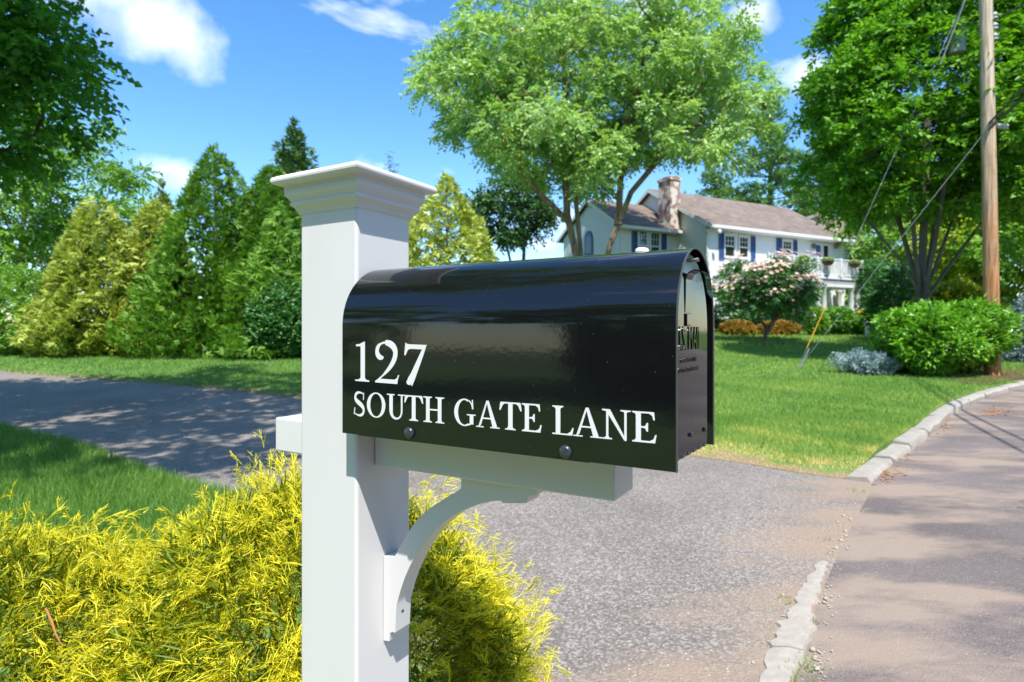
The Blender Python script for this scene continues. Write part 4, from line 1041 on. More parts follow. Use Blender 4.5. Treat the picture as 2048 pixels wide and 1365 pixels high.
g = Glyph(); g.stem(0.40, 0.60, 0, 0.96, 0.14, 0.14, top=False, th=0.04).rect(0.06, 0.945, 0.94, 1.0).poly((0.0, 0.70), (0.055, 0.70), (0.15, 0.88), (0.24, 0.945), (0.06, 0.945), (0.04, 0.99)).poly((1.0, 0.70), (0.96, 0.99), (0.94, 0.945), (0.76, 0.945), (0.85, 0.88), (0.945, 0.70)); GL['T'] = g
GL['H'] = Glyph().stem(0.14, 0.31, 0, 1, 0.13, 0.11, th=0.04, br=0.07).stem(0.69, 0.86, 0, 1, 0.11, 0.13, th=0.04, br=0.07).rect(0.30, 0.47, 0.70, 0.53)
g = Glyph(); g.ring(0.48, 0.5, 0.48, 0.515, 0.185, 0.05, 62, 300).stroke(bez((0.70, 0.945), (0.78, 0.90), (0.84, 0.80), (0.86, 0.66)), 0.05).poly((0.83, 0.64), (0.90, 0.64), (0.88, 0.99), (0.83, 0.99)).rect(0.73, 0.07, 0.90, 0.42).rect(0.60, 0.40, 1.0, 0.445).stroke(bez((0.66, 0.045), (0.72, 0.06), (0.78, 0.08), (0.82, 0.13)), 0.06); GL['G'] = g
g = Glyph(); g.poly((0.44, 1.0), (0.50, 1.0), (0.22, 0.10), (0.14, 0.03), (0.10, 0.03)).poly((0.44, 1.0), (0.54, 1.0), (0.90, 0.03), (0.70, 0.03)).rect(0.27, 0.315, 0.70, 0.37).rect(0.0, 0.0, 0.33, 0.042).rect(0.60, 0.0, 1.0, 0.042); GL['A'] = g
g = Glyph(); g.stem(0.16, 0.37, 0, 1, 0.15, 0.0, th=0.045).rect(0.30, 0.945, 0.90, 1.0).poly((0.90, 1.0), (0.70, 0.945), (0.82, 0.88), (0.87, 0.74), (0.93, 0.74)).rect(0.36, 0.47, 0.60, 0.525).poly((0.60, 0.36), (0.66, 0.36), (0.66, 0.64), (0.60, 0.64), (0.55, 0.55), (0.50, 0.525), (0.50, 0.47), (0.55, 0.445)).rect(0.30, 0.0, 0.94, 0.06).poly((0.94, 0.0), (1.0, 0.27), (0.94, 0.27), (0.88, 0.13), (0.72, 0.06), (0.72, 0.0)); GL['E'] = g
g = Glyph(); g.stem(0.16, 0.38, 0, 1, 0.16, 0.14, bot=False, th=0.045).rect(0.0, 0.0, 0.94, 0.05).poly((0.94, 0.0), (1.0, 0.27), (0.95, 0.27), (0.86, 0.13), (0.70, 0.05), (0.70, 0.0)); GL['L'] = g
g = Glyph(); g.stem(0.145, 0.225, 0, 0.95, 0.145, 0.13, top=False, th=0.042, br=0.08).stem(0.775, 0.855, 0.0, 1, 0.14, 0.145, bot=False, th=0.042, br=0.06).poly((0.0, 0.955), (0.16, 0.93), (0.27, 1.0), (0.0, 1.0)).poly((0.12, 1.0), (0.28, 1.0), (0.855, 0.0), (0.80, -0.01), (0.775, 0.0), (0.145, 0.94)); GL['N'] = g

def letter_row(rows):
    tpl = -MO
    data = []
    for ch_, xl, xr, yb, yt in rows:
        s0, _ = unproj(xl, yb, tpl); s1, _ = unproj(xr, yb, tpl); zb = unproj((xl + xr) / 2, yb, tpl)[1]; zt_ = unproj((xl + xr) / 2, yt, tpl)[1]
        data.append((ch_, s0, s1, zb, zt_))
    sm = np.array([(d[1] + d[2]) / 2 for d in data])
    fb = np.polyfit(sm, [d[3] for d in data], 1); ft = np.polyfit(sm, [d[4] for d in data], 1)
    for ch_, s0, s1, _, _ in data:
        mb = MB(); lift = 0.00022
        for q in GL[ch_].q:
            vs = []
            for u, v in q:
                s = s0 + u * (s1 - s0); zb, zt_ = np.polyval(fb, s), np.polyval(ft, s)
                vs.append((s, tpl - lift, zb + v * (zt_ - zb)))
            ar = sum(vs[i_][0] * vs[(i_ + 1) % len(vs)][2] - vs[(i_ + 1) % len(vs)][0] * vs[i_][2] for i_ in range(len(vs)))
            if abs(ar) < 1e-12: continue
            if ar < 0: vs = vs[::-1]
            mb.add(vs, [tuple(range(len(vs)))]); lift += 0.000006
        o = mb.build('letter', M['letter'], mail)
letter_row([('1', 709.9, 738.9, 763, 683.1), ('2', 751, 799.2, 767.4, 684), ('7', 806.8, 853.9, 771, 686.5)])
letter_row([('S', 708.2, 730.4, 832.3, 783.4), ('O', 734.1, 771.2, 835.2, 786.4), ('U', 773.9, 810.5, 838.2, 788.8), ('T', 808.8, 846.7, 842.2, 791.2), ('H', 846.4, 889.3, 845.7, 795.1),
            ('G', 908.7, 951.7, 852.0, 799), ('A', 952.3, 999.7, 856, 801.8), ('T', 998.9, 1043.5, 860.4, 805.4), ('E', 1043.5, 1083.5, 864.9, 808.1), ('L', 1104.9, 1147.4, 870, 812.3),
            ('A', 1146.9, 1203.9, 874.5, 814.8), ('N', 1204.2, 1262, 880.0, 820.1), ('E', 1264, 1313.4, 885.3, 823.6)])

# ------------------------------------------------------------------ golden thread cypress bushes round the post
def thread_bush(label, center, radii, nspray, seed, extra=(), zmin=0.16):
    t = thing('golden_cypress_bush', label, 'bush', (center[0], center[1], 0), group='golden thread-leaf bushes at the mailbox post')
    rx, ry, rz = radii
    mb = MB()
    for _ in range(60):
        a = random.uniform(0, 6.28); e = random.uniform(0.15, 1.4); d = Vector((math.cos(a) * math.cos(e) * rx, math.sin(a) * math.cos(e) * ry, math.sin(e) * rz * 1.6))
        mb.tube([(0, 0, 0), d * 0.35 + Vector((0, 0, .05)), d * 0.8], [0.010, 0.006, 0.002], 5)
    mb.build('stem', M['twig'], t, smooth=True)
    # feathery sprays gathered in clumps over a dome sitting on the ground
    nc = nspray // 11
    Dc = rand_dirs(nc * 4); Dc = Dc[(Dc[:, 2] * rz + center[2] > zmin) & (Dc[:, 1] < 0.6)][:nc]; nc = len(Dc)
    rc = bumpy(Dc, seed, 0.10) * rng.uniform(0.80, 1.03, nc)
    Cc = Dc * rc[:, None] * np.array([rx, ry, rz])
    oc = unit(Dc / np.array([rx, ry, rz]))
    dc = unit(oc * 0.80 + np.array([[0.10, 0, 0.28]]) + rng.normal(0, 0.33, (nc, 3)))
    cid = rng.integers(0, nc, nspray); n = nspray
    S = Cc[cid] + rng.normal(0, 0.034, (n, 3))
    out = oc[cid]
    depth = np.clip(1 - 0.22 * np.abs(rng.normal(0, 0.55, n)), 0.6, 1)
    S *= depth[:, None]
    d = unit(dc[cid] + rng.normal(0, 0.30, (n, 3)))
    # a looser, greener inner layer behind the clumps
    ni = int(n * 0.10); Di = rand_dirs(ni * 4); Di = Di[(Di[:, 2] * rz + center[2] > zmin) & (Di[:, 1] < 0.6)][:ni]; ni = len(Di)
    S = np.concatenate([S, Di * (bumpy(Di, seed, 0.10) * rng.uniform(0.66, 0.86, ni))[:, None] * np.array([rx, ry, rz])])
    out = np.concatenate([out, Di]); d = np.concatenate([d, unit(Di + rng.normal(0, 0.5, (ni, 3)))]); depth = np.concatenate([depth, np.full(ni, 0.70)])
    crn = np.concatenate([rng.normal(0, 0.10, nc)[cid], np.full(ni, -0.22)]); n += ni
    S[:, 2] = np.maximum(S[:, 2] + center[2], 0.03 + 0.1 * rng.random(n))
    nse = len(extra)
    if nse:                                                  # long stray shoots
        E_ = np.array([e[0] for e in extra]); Dd = unit(np.array([e[1] for e in extra]))
        S = np.concatenate([S, E_ - np.array([[center[0], center[1], 0]])]); d = np.concatenate([d, Dd]); depth = np.concatenate([depth, np.ones(nse)]); crn = np.concatenate([crn, np.zeros(nse)]); n += nse
    ln = rng.uniform(0.050, 0.088, n)
    if nse: ln[-nse:] = [e[2] for e in extra]
    S = S - d * (ln * 0.75)[:, None]
    if nse: S[-nse:] += d[-nse:] * (ln[-nse:] * 0.75)[:, None]
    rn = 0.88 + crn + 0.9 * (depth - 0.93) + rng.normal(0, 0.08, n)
    sg = 4; f = np.linspace(0, 1, sg)
    droop = rng.uniform(0.10, 0.45, n); bendv = rng.normal(0, 0.12, (n, 3))
    Pm = S[:, None, :] + d[:, None, :] * (ln[:, None] * f)[:, :, None] + bendv[:, None, :] * (ln[:, None] * f ** 2)[:, :, None]
    Pm[:, :, 2] -= (droop * ln)[:, None] * f ** 2
    Vs, Fs, Rs, off = [], [], [], 0
    def ribbons(P_, wid, col):                               # P_: (m, k, 3) tapered flat threads
        nonlocal off
        m, k, _ = P_.shape
        tan = unit((P_[:, -1] - P_[:, 0])); s = unit(np.cross(tan, rand_dirs(m)))
        w = np.linspace(1.0, 0.25, k)[None, :] * wid[:, None]
        Lf = P_ + s[:, None, :] * w[:, :, None]; Rt = P_ - s[:, None, :] * w[:, :, None]
        V = np.stack([Lf, Rt], 2).reshape(-1, 3)
        b = (np.arange(m) * k * 2)[:, None] + (np.arange(k - 1) * 2)[None, :]
        q = np.stack([b, b + 1, b + 3, b, b + 3, b + 2], 2).reshape(-1, 3) + off
        Vs.append(V); Fs.append(q); Rs.append(np.repeat(col.reshape(-1), 2)); off += len(V)
    plane = unit(rand_dirs(n) + 0.6 * out_pad(out, n))
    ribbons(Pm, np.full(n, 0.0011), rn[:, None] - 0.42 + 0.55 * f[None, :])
    ns = 7
    for j in range(ns):
        fj = 0.16 + 0.80 * j / ns + rng.uniform(-0.03, 0.03, n)
        fi = fj * (sg - 1); lo = np.floor(fi).astype(int).clip(0, sg - 2); fr = (fi - lo)[:, None]
        P0 = Pm[np.arange(n), lo] * (1 - fr) + Pm[np.arange(n), lo + 1] * fr
        tan = unit(Pm[np.arange(n), lo + 1] - Pm[np.arange(n), lo])
        side = unit(np.cross(tan, plane))
        sd = unit(tan * 1.0 + side * (0.72 if j % 2 else -0.72) + rng.normal(0, 0.14, (n, 3)))
        L2 = ln * rng.uniform(0.30, 0.52, n) * (1.15 - 0.75 * fj)
        g = np.linspace(0, 1, 3)
        P2 = P0[:, None, :] + sd[:, None, :] * (L2[:, None] * g)[:, :, None] + tan[:, None, :] * (0.35 * L2[:, None] * g ** 2)[:, :, None]
        P2[:, :, 2] -= (0.22 * L2)[:, None] * g ** 2
        ribbons(P2, np.full(n, 0.00112), rn[:, None] - 0.38 + 0.36 * fj[:, None] + 0.32 * g[None, :])
        # one forked thread off each side thread
        P3a = P2[:, 1]; s3 = unit(sd + side * (-0.6 if j % 2 else 0.6) + rng.normal(0, 0.25, (n, 3))); L3 = L2 * 0.55
        P3 = P3a[:, None, :] + s3[:, None, :] * (L3[:, None] * np.array([0, 1.0]))[:, :, None]
        ribbons(P3, np.full(n, 0.00105), rn[:, None] - 0.26 + 0.36 * fj[:, None] + 0.24 * np.array([0.3, 1.0])[None, :])
    # short scale-leaved inner growth that closes the dome
    ni = 12000; Di = rand_dirs(ni * 4); Di = Di[(Di[:, 2] * rz + center[2] > 0.05) & (Di[:, 1] < 0.8)][:ni]; ni = len(Di)
    Ci = Di * (bumpy(Di, seed, 0.10) * rng.uniform(0.70, 0.86, ni))[:, None] * np.array([rx, ry, rz]); Ci[:, 2] = np.maximum(Ci[:, 2] + center[2], 0.03)
    Vi, Fi = leaf_arrays(Ci, unit(Di * 0.6 + rng.normal(0, 0.7, (ni, 3))), rand_dirs(ni), 0.060, 0.0050)
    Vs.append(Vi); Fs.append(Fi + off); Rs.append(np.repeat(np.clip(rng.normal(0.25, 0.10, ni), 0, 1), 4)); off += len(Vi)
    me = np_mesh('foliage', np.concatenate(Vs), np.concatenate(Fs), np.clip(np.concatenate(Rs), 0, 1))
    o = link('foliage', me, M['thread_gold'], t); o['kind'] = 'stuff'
    return t
def out_pad(out, n):
    return out if len(out) == n else np.concatenate([out, np.tile([[0, 0, 1.0]], (n - len(out), 1))])
strays = [(PT(x0, y0, d_), tuple(PT(x1, y1, d_) - PT(x0, y0, d_)), (PT(x1, y1, d_) - PT(x0, y0, d_)).length) for x0, y0, x1, y1, d_ in
          ((215, 1050, 285, 998, 1.45), (205, 1040, 262, 1012, 1.45), (20, 1000, 22, 952, 1.35), (-5, 1000, 25, 980, 1.35), (1090, 1110, 1180, 1060, 1.75))]
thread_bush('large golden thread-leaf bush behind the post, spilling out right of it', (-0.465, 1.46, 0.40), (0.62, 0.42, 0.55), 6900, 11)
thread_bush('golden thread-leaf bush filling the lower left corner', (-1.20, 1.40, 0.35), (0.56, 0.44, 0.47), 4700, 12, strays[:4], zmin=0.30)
mb = MB(); a = PT(92, 1218, 1.02); mb.tube([a, PT(104, 1245, 1.01), PT(112, 1270, 1.0), PT(124, 1292, 1.0)], [0.0016, 0.0019, 0.0016, 0.0008], 5)
o = mb.build('dead_twig', M['deadtwig'], None, smooth=True)
tag(o, 'small rusty brown dead twig caught in the lower left golden bush', 'twig')

# ------------------------------------------------------------------ pebbles and litter in the gutter
def pebble_mesh(seed):
    q = random.Random(seed); bm = bmesh.new(); bmesh.ops.create_icosphere(bm, subdivisions=2, radius=1.0)
    sx, sy, sz = 1.0, q.uniform(0.65, 0.9), q.uniform(0.45, 0.65)
    for v in bm.verts:
        k = 1 + 0.12 * math.sin(v.co.x * 3 + seed) + 0.10 * math.cos(v.co.y * 4 + seed * 2)
        v.co = Vector((v.co.x * sx * k, v.co.y * sy * k, v.co.z * sz * k))
    me = bpy.data.meshes.new('pebble'); bm.to_mesh(me); bm.free()
    me.polygons.foreach_set('use_smooth', [True] * len(me.polygons)); me.materials.append(M['pebble']); return me
pm = [pebble_mesh(k) for k in range(4)]
for j, (x, y, r) in enumerate(((1566, 1192, .0105), (1651, 1199, .0125), (1648, 1206, .008), (1638, 1206, .009), (1628, 1255, .0125), (1619, 1252, .009), (1625, 1301, .0125), (1629, 1316, .010), (1634, 1340, .011), (1506, 1327, .009),
                              (1663, 1173, .006), (1655, 1175, .006), (1683, 1083, .014), (1692, 1073, .012), (1672, 1098, .013), (1660, 1108, .010), (1690, 1063, .012), (1701, 1040, .013), (1687, 1033, .012), (1676, 1046, .011))):
    p = G(x, y, 0.004); o = link('pebble', pm[j % 4]); o.location = p + Vector((0, 0, r * 0.35)); o.scale = (r, r, r); o.rotation_euler = (random.uniform(-.2, .2), random.uniform(-.2, .2), random.uniform(0, 6))
    tag(o, 'small pale pebble lying in the sandy gutter beside the broken curb', 'pebble', 'pebbles along the gutter')
def scatter_bits(name, label, cat, mat, spots, n, size, flat):
    q = []; Fs = []
    for _ in range(n):
        (x, y, sx, sy) = random.choice(spots); p = G(random.gauss(x, sx), random.gauss(y, sy), 0.006); r = size * random.uniform(0.4, 1.2)
        a = random.uniform(0, 6.28); b = len(q)
        for k in range(4): q.append((p.x + r * math.cos(a + k * 1.57), p.y + r * (0.6 if flat else 1) * math.sin(a + k * 1.57), p.z + random.uniform(0, r * 0.5)))
        q.append((p.x, p.y, p.z + r * (0.5 if flat else 0.9)))
        Fs += [(b, b + 1, b + 4), (b + 1, b + 2, b + 4), (b + 2, b + 3, b + 4), (b + 3, b, b + 4)]
    me = bpy.data.meshes.new(name); me.from_pydata(q, [], Fs)
    return tag(link(name, me, mat), label, cat, kind='stuff')
scatter_bits('gravel', 'loose sandy gravel washed into the gutter at the driveway mouth', 'gravel', M['pebble'], [(1690, 1060, 18, 26), (1700, 1020, 22, 18), (1665, 1110, 12, 20), (1660, 1200, 8, 30), (1560, 1230, 16, 40), (1640, 1330, 8, 18), (1760, 940, 20, 15)], 300, 0.0055, False)
scatter_bits('leaf_litter', 'rusty dry leaf litter piled against the curb near the utility pole', 'litter', M['litter'], [(2000, 822, 22, 4), (1985, 826, 20, 3), (1800, 920, 14, 16), (1770, 950, 10, 8), (1890, 850, 10, 8)], 300, 0.024, True)
def fallen_leaf(px, py, col, label):
    p = G(px, py, 0.09); m_ = M['litter'] if col == 0 else M['petal_yellow']
    mb = MB(); mb.add([(0, -.03, 0), (.03, 0, .012), (.012, .022, .004), (0, .05, .016), (-.014, .022, .002), (-.03, 0, .014)], [(0, 1, 2), (0, 2, 3), (0, 3, 4), (0, 4, 5)])
    o = mb.build('fallen_leaf', m_); o.location = p; o.rotation_euler = (0.2, 0.1, random.uniform(0, 6)); return tag(o, label, 'leaf')
fallen_leaf(1580, 842, 0, 'brown fallen leaf on the lawn left of a yellow one')
fallen_leaf(1720, 850, 1, 'small yellow fallen leaf on the lawn near the curb')
fallen_leaf(1525, 888, 0, 'tan fallen leaf at the dry lawn edge, nearest the driveway')

# ------------------------------------------------------------------ house
HA = math.radians(27.26)
HC = Vector((9.44, 29.0, terr(29.0) + 0.02))
ux, uy = math.cos(HA), math.sin(HA)
def hp(px, py, y=0.0):                       # pixel -> house-local (x, z) on the plane y
    r = (px - 1024) / F
    X, Y = HC.x - uy * y, HC.y + ux * y
    s = (r * Y - X) / (ux - r * uy)
    return s, H - (py - YH) / F * (Y + s * uy) - HC.z
house = thing('house', 'white clapboard two-storey house with blue shutters and brown shingle roof', 'house', HC, HA)
def siding_mat(name, col):
    return simple(name, col, rough=0.55, noise=0.03, nscale=3)
M['siding'] = siding_mat('white_siding', (0.74, 0.75, 0.75))
M['siding2'] = siding_mat('grey_siding', (0.62, 0.64, 0.62))
def roof_mat():
    m, nt, N, L, B = mat_new('roof_shingle')
    c = N.new('ShaderNodeTexCoord'); n = N.new('ShaderNodeTexNoise'); n.inputs['Scale'].default_value = 1.2; n.inputs['Detail'].default_value = 8
    L.new(c.outputs['Object'], n.inputs['Vector'])
    br = N.new('ShaderNodeTexBrick'); br.inputs['Scale'].default_value = 1.0; br.inputs['Brick Width'].default_value = 0.33; br.inputs['Row Height'].default_value = 0.14; br.inputs['Mortar Size'].default_value = 0.008
    br.inputs['Color1'].default_value = (0.15, 0.115, 0.092, 1); br.inputs['Color2'].default_value = (0.22, 0.172, 0.142, 1); br.inputs['Mortar'].default_value = (0.11, 0.085, 0.07, 1)
    L.new(c.outputs['Object'], br.inputs['Vector'])
    mx = N.new('ShaderNodeMix'); mx.data_type = 'RGBA'; mx.blend_type = 'MULTIPLY'; mx.inputs[0].default_value = 1
    mr = N.new('ShaderNodeMapRange'); mr.inputs['From Min'].default_value = .3; mr.inputs['From Max'].default_value = .7; mr.inputs['To Min'].default_value = .8; mr.inputs['To Max'].default_value = 1.2
    L.new(n.outputs['Fac'], mr.inputs['Value']); L.new(br.outputs['Color'], mx.inputs[6]); L.new(mr.outputs[0], mx.inputs[7]); L.new(mx.outputs[2], B.inputs['Base Color'])
    B.inputs['Roughness'].default_value = 0.9
    return m
M['roof'] = roof_mat()
def brick_mat():
    m, nt, N, L, B = mat_new('whitewashed_brick')
    c = N.new('ShaderNodeTexCoord'); sx = N.new('ShaderNodeSeparateXYZ'); L.new(c.outputs['Object'], sx.inputs[0])
    ad = N.new('ShaderNodeMath'); L.new(sx.outputs[0], ad.inputs[0]); L.new(sx.outputs[1], ad.inputs[1])
    cb = N.new('ShaderNodeCombineXYZ'); L.new(ad.outputs[0], cb.inputs[0]); L.new(sx.outputs[2], cb.inputs[1])
    br = N.new('ShaderNodeTexBrick'); br.inputs['Scale'].default_value = 1; br.inputs['Brick Width'].default_value = 0.21; br.inputs['Row Height'].default_value = 0.075; br.inputs['Mortar Size'].default_value = 0.01
    br.inputs['Color1'].default_value = (0.36, 0.13, 0.075, 1); br.inputs['Color2'].default_value = (0.24, 0.09, 0.055, 1); br.inputs['Mortar'].default_value = (0.40, 0.36, 0.33, 1)
    L.new(cb.outputs[0], br.inputs['Vector'])
    n = N.new('ShaderNodeTexNoise'); n.inputs['Scale'].default_value = 3.0; n.inputs['Detail'].default_value = 8; L.new(c.outputs['Object'], n.inputs['Vector'])
    mr = N.new('ShaderNodeMapRange'); mr.inputs['From Min'].default_value = .46; mr.inputs['From Max'].default_value = .54; L.new(n.outputs['Fac'], mr.inputs['Value'])
    mx = N.new('ShaderNodeMix'); mx.data_type = 'RGBA'; L.new(mr.outputs[0], mx.inputs[0]); L.new(br.outputs['Color'], mx.inputs[6]); mx.inputs[7].default_value = (0.60, 0.55, 0.51, 1)
    L.new(mx.outputs[2], B.inputs['Base Color']); B.inputs['Roughness'].default_value = 0.9
    return m
M['brick'] = brick_mat()
EZ = hp(1419, 450)[1]                        # eave height
MW, MD, MR = 10.5, 8.0, 2.35                 # main block width, depth, roof rise
def siding(name, mat, a0, a1, z0, z1, fn, clip=None, board=0.115):
    """overlapping clapboards: each board leans out towards its lower edge"""
    mb = MB(); z = z0
    while z < z1 - 0.01:
        t_ = min(z + board, z1); l, r = clip(z + 0.5 * board) if clip else (a0, a1)
        if r - l > 0.05:
            vs = [fn(l, 0.016, z), fn(r, 0.016, z), fn(r, 0.003, t_), fn(l, 0.003, t_), fn(l, 0.0, z), fn(r, 0.0, z)]
            mb.add(vs, [(0, 1, 2, 3), (4, 5, 1, 0)])
        z = t_
    return mb.build(name, mat, house)
# solid cores behind the boards
mb = MB(); mb.box(0.01, MW - 0.01, 0.01, MD - 0.01, -0.6, EZ + 0.02); mb.box(-3.74, 0.005, 2.01, 6.99, -0.6, EZ + 0.01); mb.box(MW - .005, 16.99, 2.01, 6.99, -0.6, EZ + 0.01)
for x0, x1, y0, y1, rise in ((0.012, 0.1, 0.01, MD - 0.01, MR), (-3.738, -3.6, 2.01, 6.99, 1.55)):
    mb.prism([(y0, EZ), (y1, EZ), ((y0 + y1) / 2, EZ + rise * 0.97)], lambda a, b, d: (d, a, b), x0, x1)
mb.build('wall', M['siding'], house)
siding('wall', M['siding'], 0, MW, -0.3, EZ, lambda a, o, z: (a, -o, z))
siding('wall', M['siding'], 0, MD, -0.3, EZ + MR, lambda a, o, z: (-o, a, z), clip=lambda z: (0, MD) if z < EZ else ((z - EZ) / MR * MD / 2, MD - (z - EZ) / MR * MD / 2))
siding('wall', M['siding'], -3.75, 0, -0.3, EZ, lambda a, o, z: (a, 2 - o, z))
siding('wall', M['siding2'], 2, 7, -0.3, EZ + 1.5, lambda a, o, z: (-3.75 - o, a, z), clip=lambda z: (2, 7) if z < EZ else (2 + (z - EZ) / 1.5 * 2.5, 7 - (z - EZ) / 1.5 * 2.5))
siding('wall', M['siding'], MW, 17, -0.3, EZ, lambda a, o, z: (a, 2 - o, z))
def gable_roof(x0, x1, y0, y1, ez, rise, oh=0.45, th=0.14, end=0.25):
    c = (y0 + y1) / 2; s = rise / (c - y0); zl = ez - s * oh + 0.10
    r = None
    for sg in (1, -1):
        ya = y0 - oh if sg > 0 else y1 + oh
        mb = MB(); xa, xb = x0 - end, x1 + end
        vs = [(xa, ya, zl), (xb, ya, zl), (xb, c, ez + rise + 0.10), (xa, c, ez + rise + 0.10)]
        vs += [(x, y, z - th) for x, y, z in vs]
        mb.add(vs, [(0, 1, 2, 3), (7, 6, 5, 4), (0, 4, 5, 1), (1, 5, 6, 2), (3, 7, 4, 0)] if sg > 0 else [(3, 2, 1, 0), (4, 5, 6, 7), (1, 5, 4, 0), (2, 6, 5, 1), (0, 4, 7, 3)])
        r = mb.build('roof', M['roof'], house)
        # gutter, soffit
        if sg > 0:
            mb = MB(); mb.box(xa, xb, ya - 0.10, ya + 0.02, zl - 0.19, zl - 0.03); mb.build('gutter', M['trim'], r, bevel=0.02)
            mb = MB(); mb.box(x0, x1, ya + 0.02, y0 + 0.01, zl - 0.19, zl - 0.17); mb.build('soffit', M['trim'], r)
        # rake boards
        for x in (xa - 0.02, xb - 0.01):
            mb = MB(); mb.prism([(ya, zl - th - 0.06), (ya, zl - 0.02), (c, ez + rise + 0.08), (c, ez + rise + 0.08 - th - 0.06)], lambda a, b, d: (d, a, b), x, x + 0.03); mb.build('rake_board', M['trim'], r)
    return r
gable_roof(0, MW, 0, MD, EZ + 0.12, MR)
gable_roof(-3.75, 0.2, 2, 7, EZ + 0.10, 1.55, oh=0.40, end=0.2)
gable_roof(MW + 0.45, 17, 2, 7, EZ + 0.10, 1.55, oh=0.40, end=0.2)
for x, y in ((0, 0), (MW, 0), (-3.75, 2)):
    mb = MB(); mb.box(x - 0.03, x + 0.13, y - 0.03, y + 0.10, -0.3, EZ - 0.05); mb.build('corner_board', M['trim'], house)
mb = MB(); mb.tube([(-0.18, -0.38, EZ - 0.28), (-0.10, -0.10, EZ - 0.55), (-0.06, -0.07, EZ - 0.8), (-0.06, -0.07, 0)], 0.045, 8); mb.build('downspout', M['trim'], house, smooth=True)
mb = MB(); mb.lathe([(0.02, -0.1), (0.09, -0.06), (0.10, 0.02), (0.05, 0.10)], (0.22, -0.62, EZ - 0.42), 12); mb.build('floodlight', M['trim'], house, smooth=True)
def chimney(x0, x1, y0, y1, z0, z1):
    mb = MB(); mb.box(x0, x1, y0, y1, z0, z1 - 0.2); c = mb.build('chimney', M['brick'], house)
    mb = MB(); mb.box(x0 - .05, x1 + .05, y0 - .05, y1 + .05, z1 - 0.2, z1 - 0.06); mb.box(x0 + .02, x1 - .02, y0 + .02, y1 - .02, z1 - 0.06, z1); mb.build('chimney_cap', M['brick'], c)
    return c
ch_top = hp(1335, 352, 1.9)[1]
chimney(-0.70, -0.04, 1.75, 2.65, EZ - 0.3, ch_top)
c2 = chimney(hp(1640, 440, 3.2)[0], hp(1688, 440, 3.2)[0], 3.2, 4.1, EZ, hp(1660, 431, 3.2)[1])
for k in (0.25, 0.7):
    x = hp(1640, 440, 3.2)[0]; mb = MB(); mb.lathe([(0.16, 0), (0.17, 0.2), (0.14, 0.22)], (x + 1.7 * k, 3.6, hp(1660, 431, 3.2)[1] - 0.02), 12); mb.build('flue_pot', M['terracotta'], c2, smooth=True)
def sat_dish():
    x, z = hp(1628, 440, 4.0); mb = MB(); mb.lathe([(0.02, 0.0), (0.16, 0.02), (0.27, 0.07), (0.31, 0.10), (0.30, 0.105), (0.15, 0.04)], (0, 0, 0), 18)
    o = mb.build('satellite_dish', M['grey_can'], house, smooth=True); o.location = (x, 4.0, z); o.rotation_euler = (math.radians(60), 0, math.radians(35))
    mb = MB(); mb.tube([(x, 4.0, z - 0.02), (x, 4.05, z - 0.6)], 0.03, 6); mb.build('dish_mast', M['steel'], house)
sat_dish()
def window(x0, x1, z0, z1, y, cols=3, rows=2, sash=True):
    d = -0.04
    mb = MB(); f = 0.085
    for q in ((x0 - f, x0, z0 - f, z1 + f), (x1, x1 + f, z0 - f, z1 + f), (x0, x1, z1, z1 + f), (x0 - 0.02, x1 + 0.02, z0 - f, z0)): mb.box(q[0], q[1], y + d - 0.02, y + 0.02, q[2], q[3])
    w = mb.build('window', M['trim'], house)
    zm = (z0 + z1) / 2
    for a, b in ((z0, zm), (zm, z1)):
        mb = MB(); mb.box(x0, x1, y - 0.022, y - 0.018, a + 0.004, b - 0.004); mb.build('pane', M['darkglass'], w)
    mb = MB(); s = 0.035
    for a, b, o in ((z0, zm, -0.032), (zm, z1, -0.036)):
        mb.box(x0, x0 + s, y + o, y - 0.023, a, b); mb.box(x1 - s, x1, y + o, y - 0.023, a, b); mb.box(x0 + s, x1 - s, y + o, y - 0.023, a, a + s); mb.box(x0 + s, x1 - s, y + o, y - 0.023, b - s, b)
    mb.build('sash', M['trim'], w)
    mb = MB()
    for k in range(1, cols):
        x = x0 + (x1 - x0) * k / cols; mb.box(x - 0.011, x + 0.011, y - 0.034, y - 0.0235, zm + s, z1 - s)
    for k in range(1, rows):
        z = zm + (z1 - zm) * k / rows; mb.box(x0 + s, x1 - s, y - 0.0335, y - 0.024, z - 0.011, z + 0.011)
    mb.build('muntin', M['trim'], w)
    return w
def shutter(x0, x1, z0, z1, y):
    mb = MB(); mb.box(x0, x0 + 0.05, y - 0.06, y - 0.017, z0, z1); mb.box(x1 - 0.05, x1, y - 0.06, y - 0.017, z0, z1)
    for a, b in ((z0, z0 + 0.07), (z1 - 0.07, z1), ((z0 + z1) / 2 - 0.035, (z0 + z1) / 2 + 0.035)): mb.box(x0 + 0.05, x1 - 0.05, y - 0.06, y - 0.017, a, b)
    s = mb.build('shutter', M['shutter'], house)
    mb = MB(); z = z0 + 0.07
    while z < z1 - 0.08:
        mb.add([(x0 + .05, y - 0.05, z), (x1 - .05, y - 0.05, z), (x1 - .05, y - 0.024, z + 0.045), (x0 + .05, y - 0.024, z + 0.045)], [(0, 1, 2, 3)]); z += 0.045
    mb.build('louvre', M['shutter'], s)
z1, z0 = hp(1460, 472)[1], hp(1460, 514)[1]
hx = lambda px, y=0: hp(px, 500, y)[0]
window(hx(1449), hx(1468), z0, z1, 0); window(hx(1478), hx(1495), z0, z1, 0)
shutter(hx(1437), hx(1447), z0 - 0.18, z1 + 0.12, 0); shutter(hx(1501), hx(1509.5), z0 - 0.22, z1 + 0.10, 0)
zb1, zb0 = hp(1573, 483)[1], hp(1573, 516)[1]
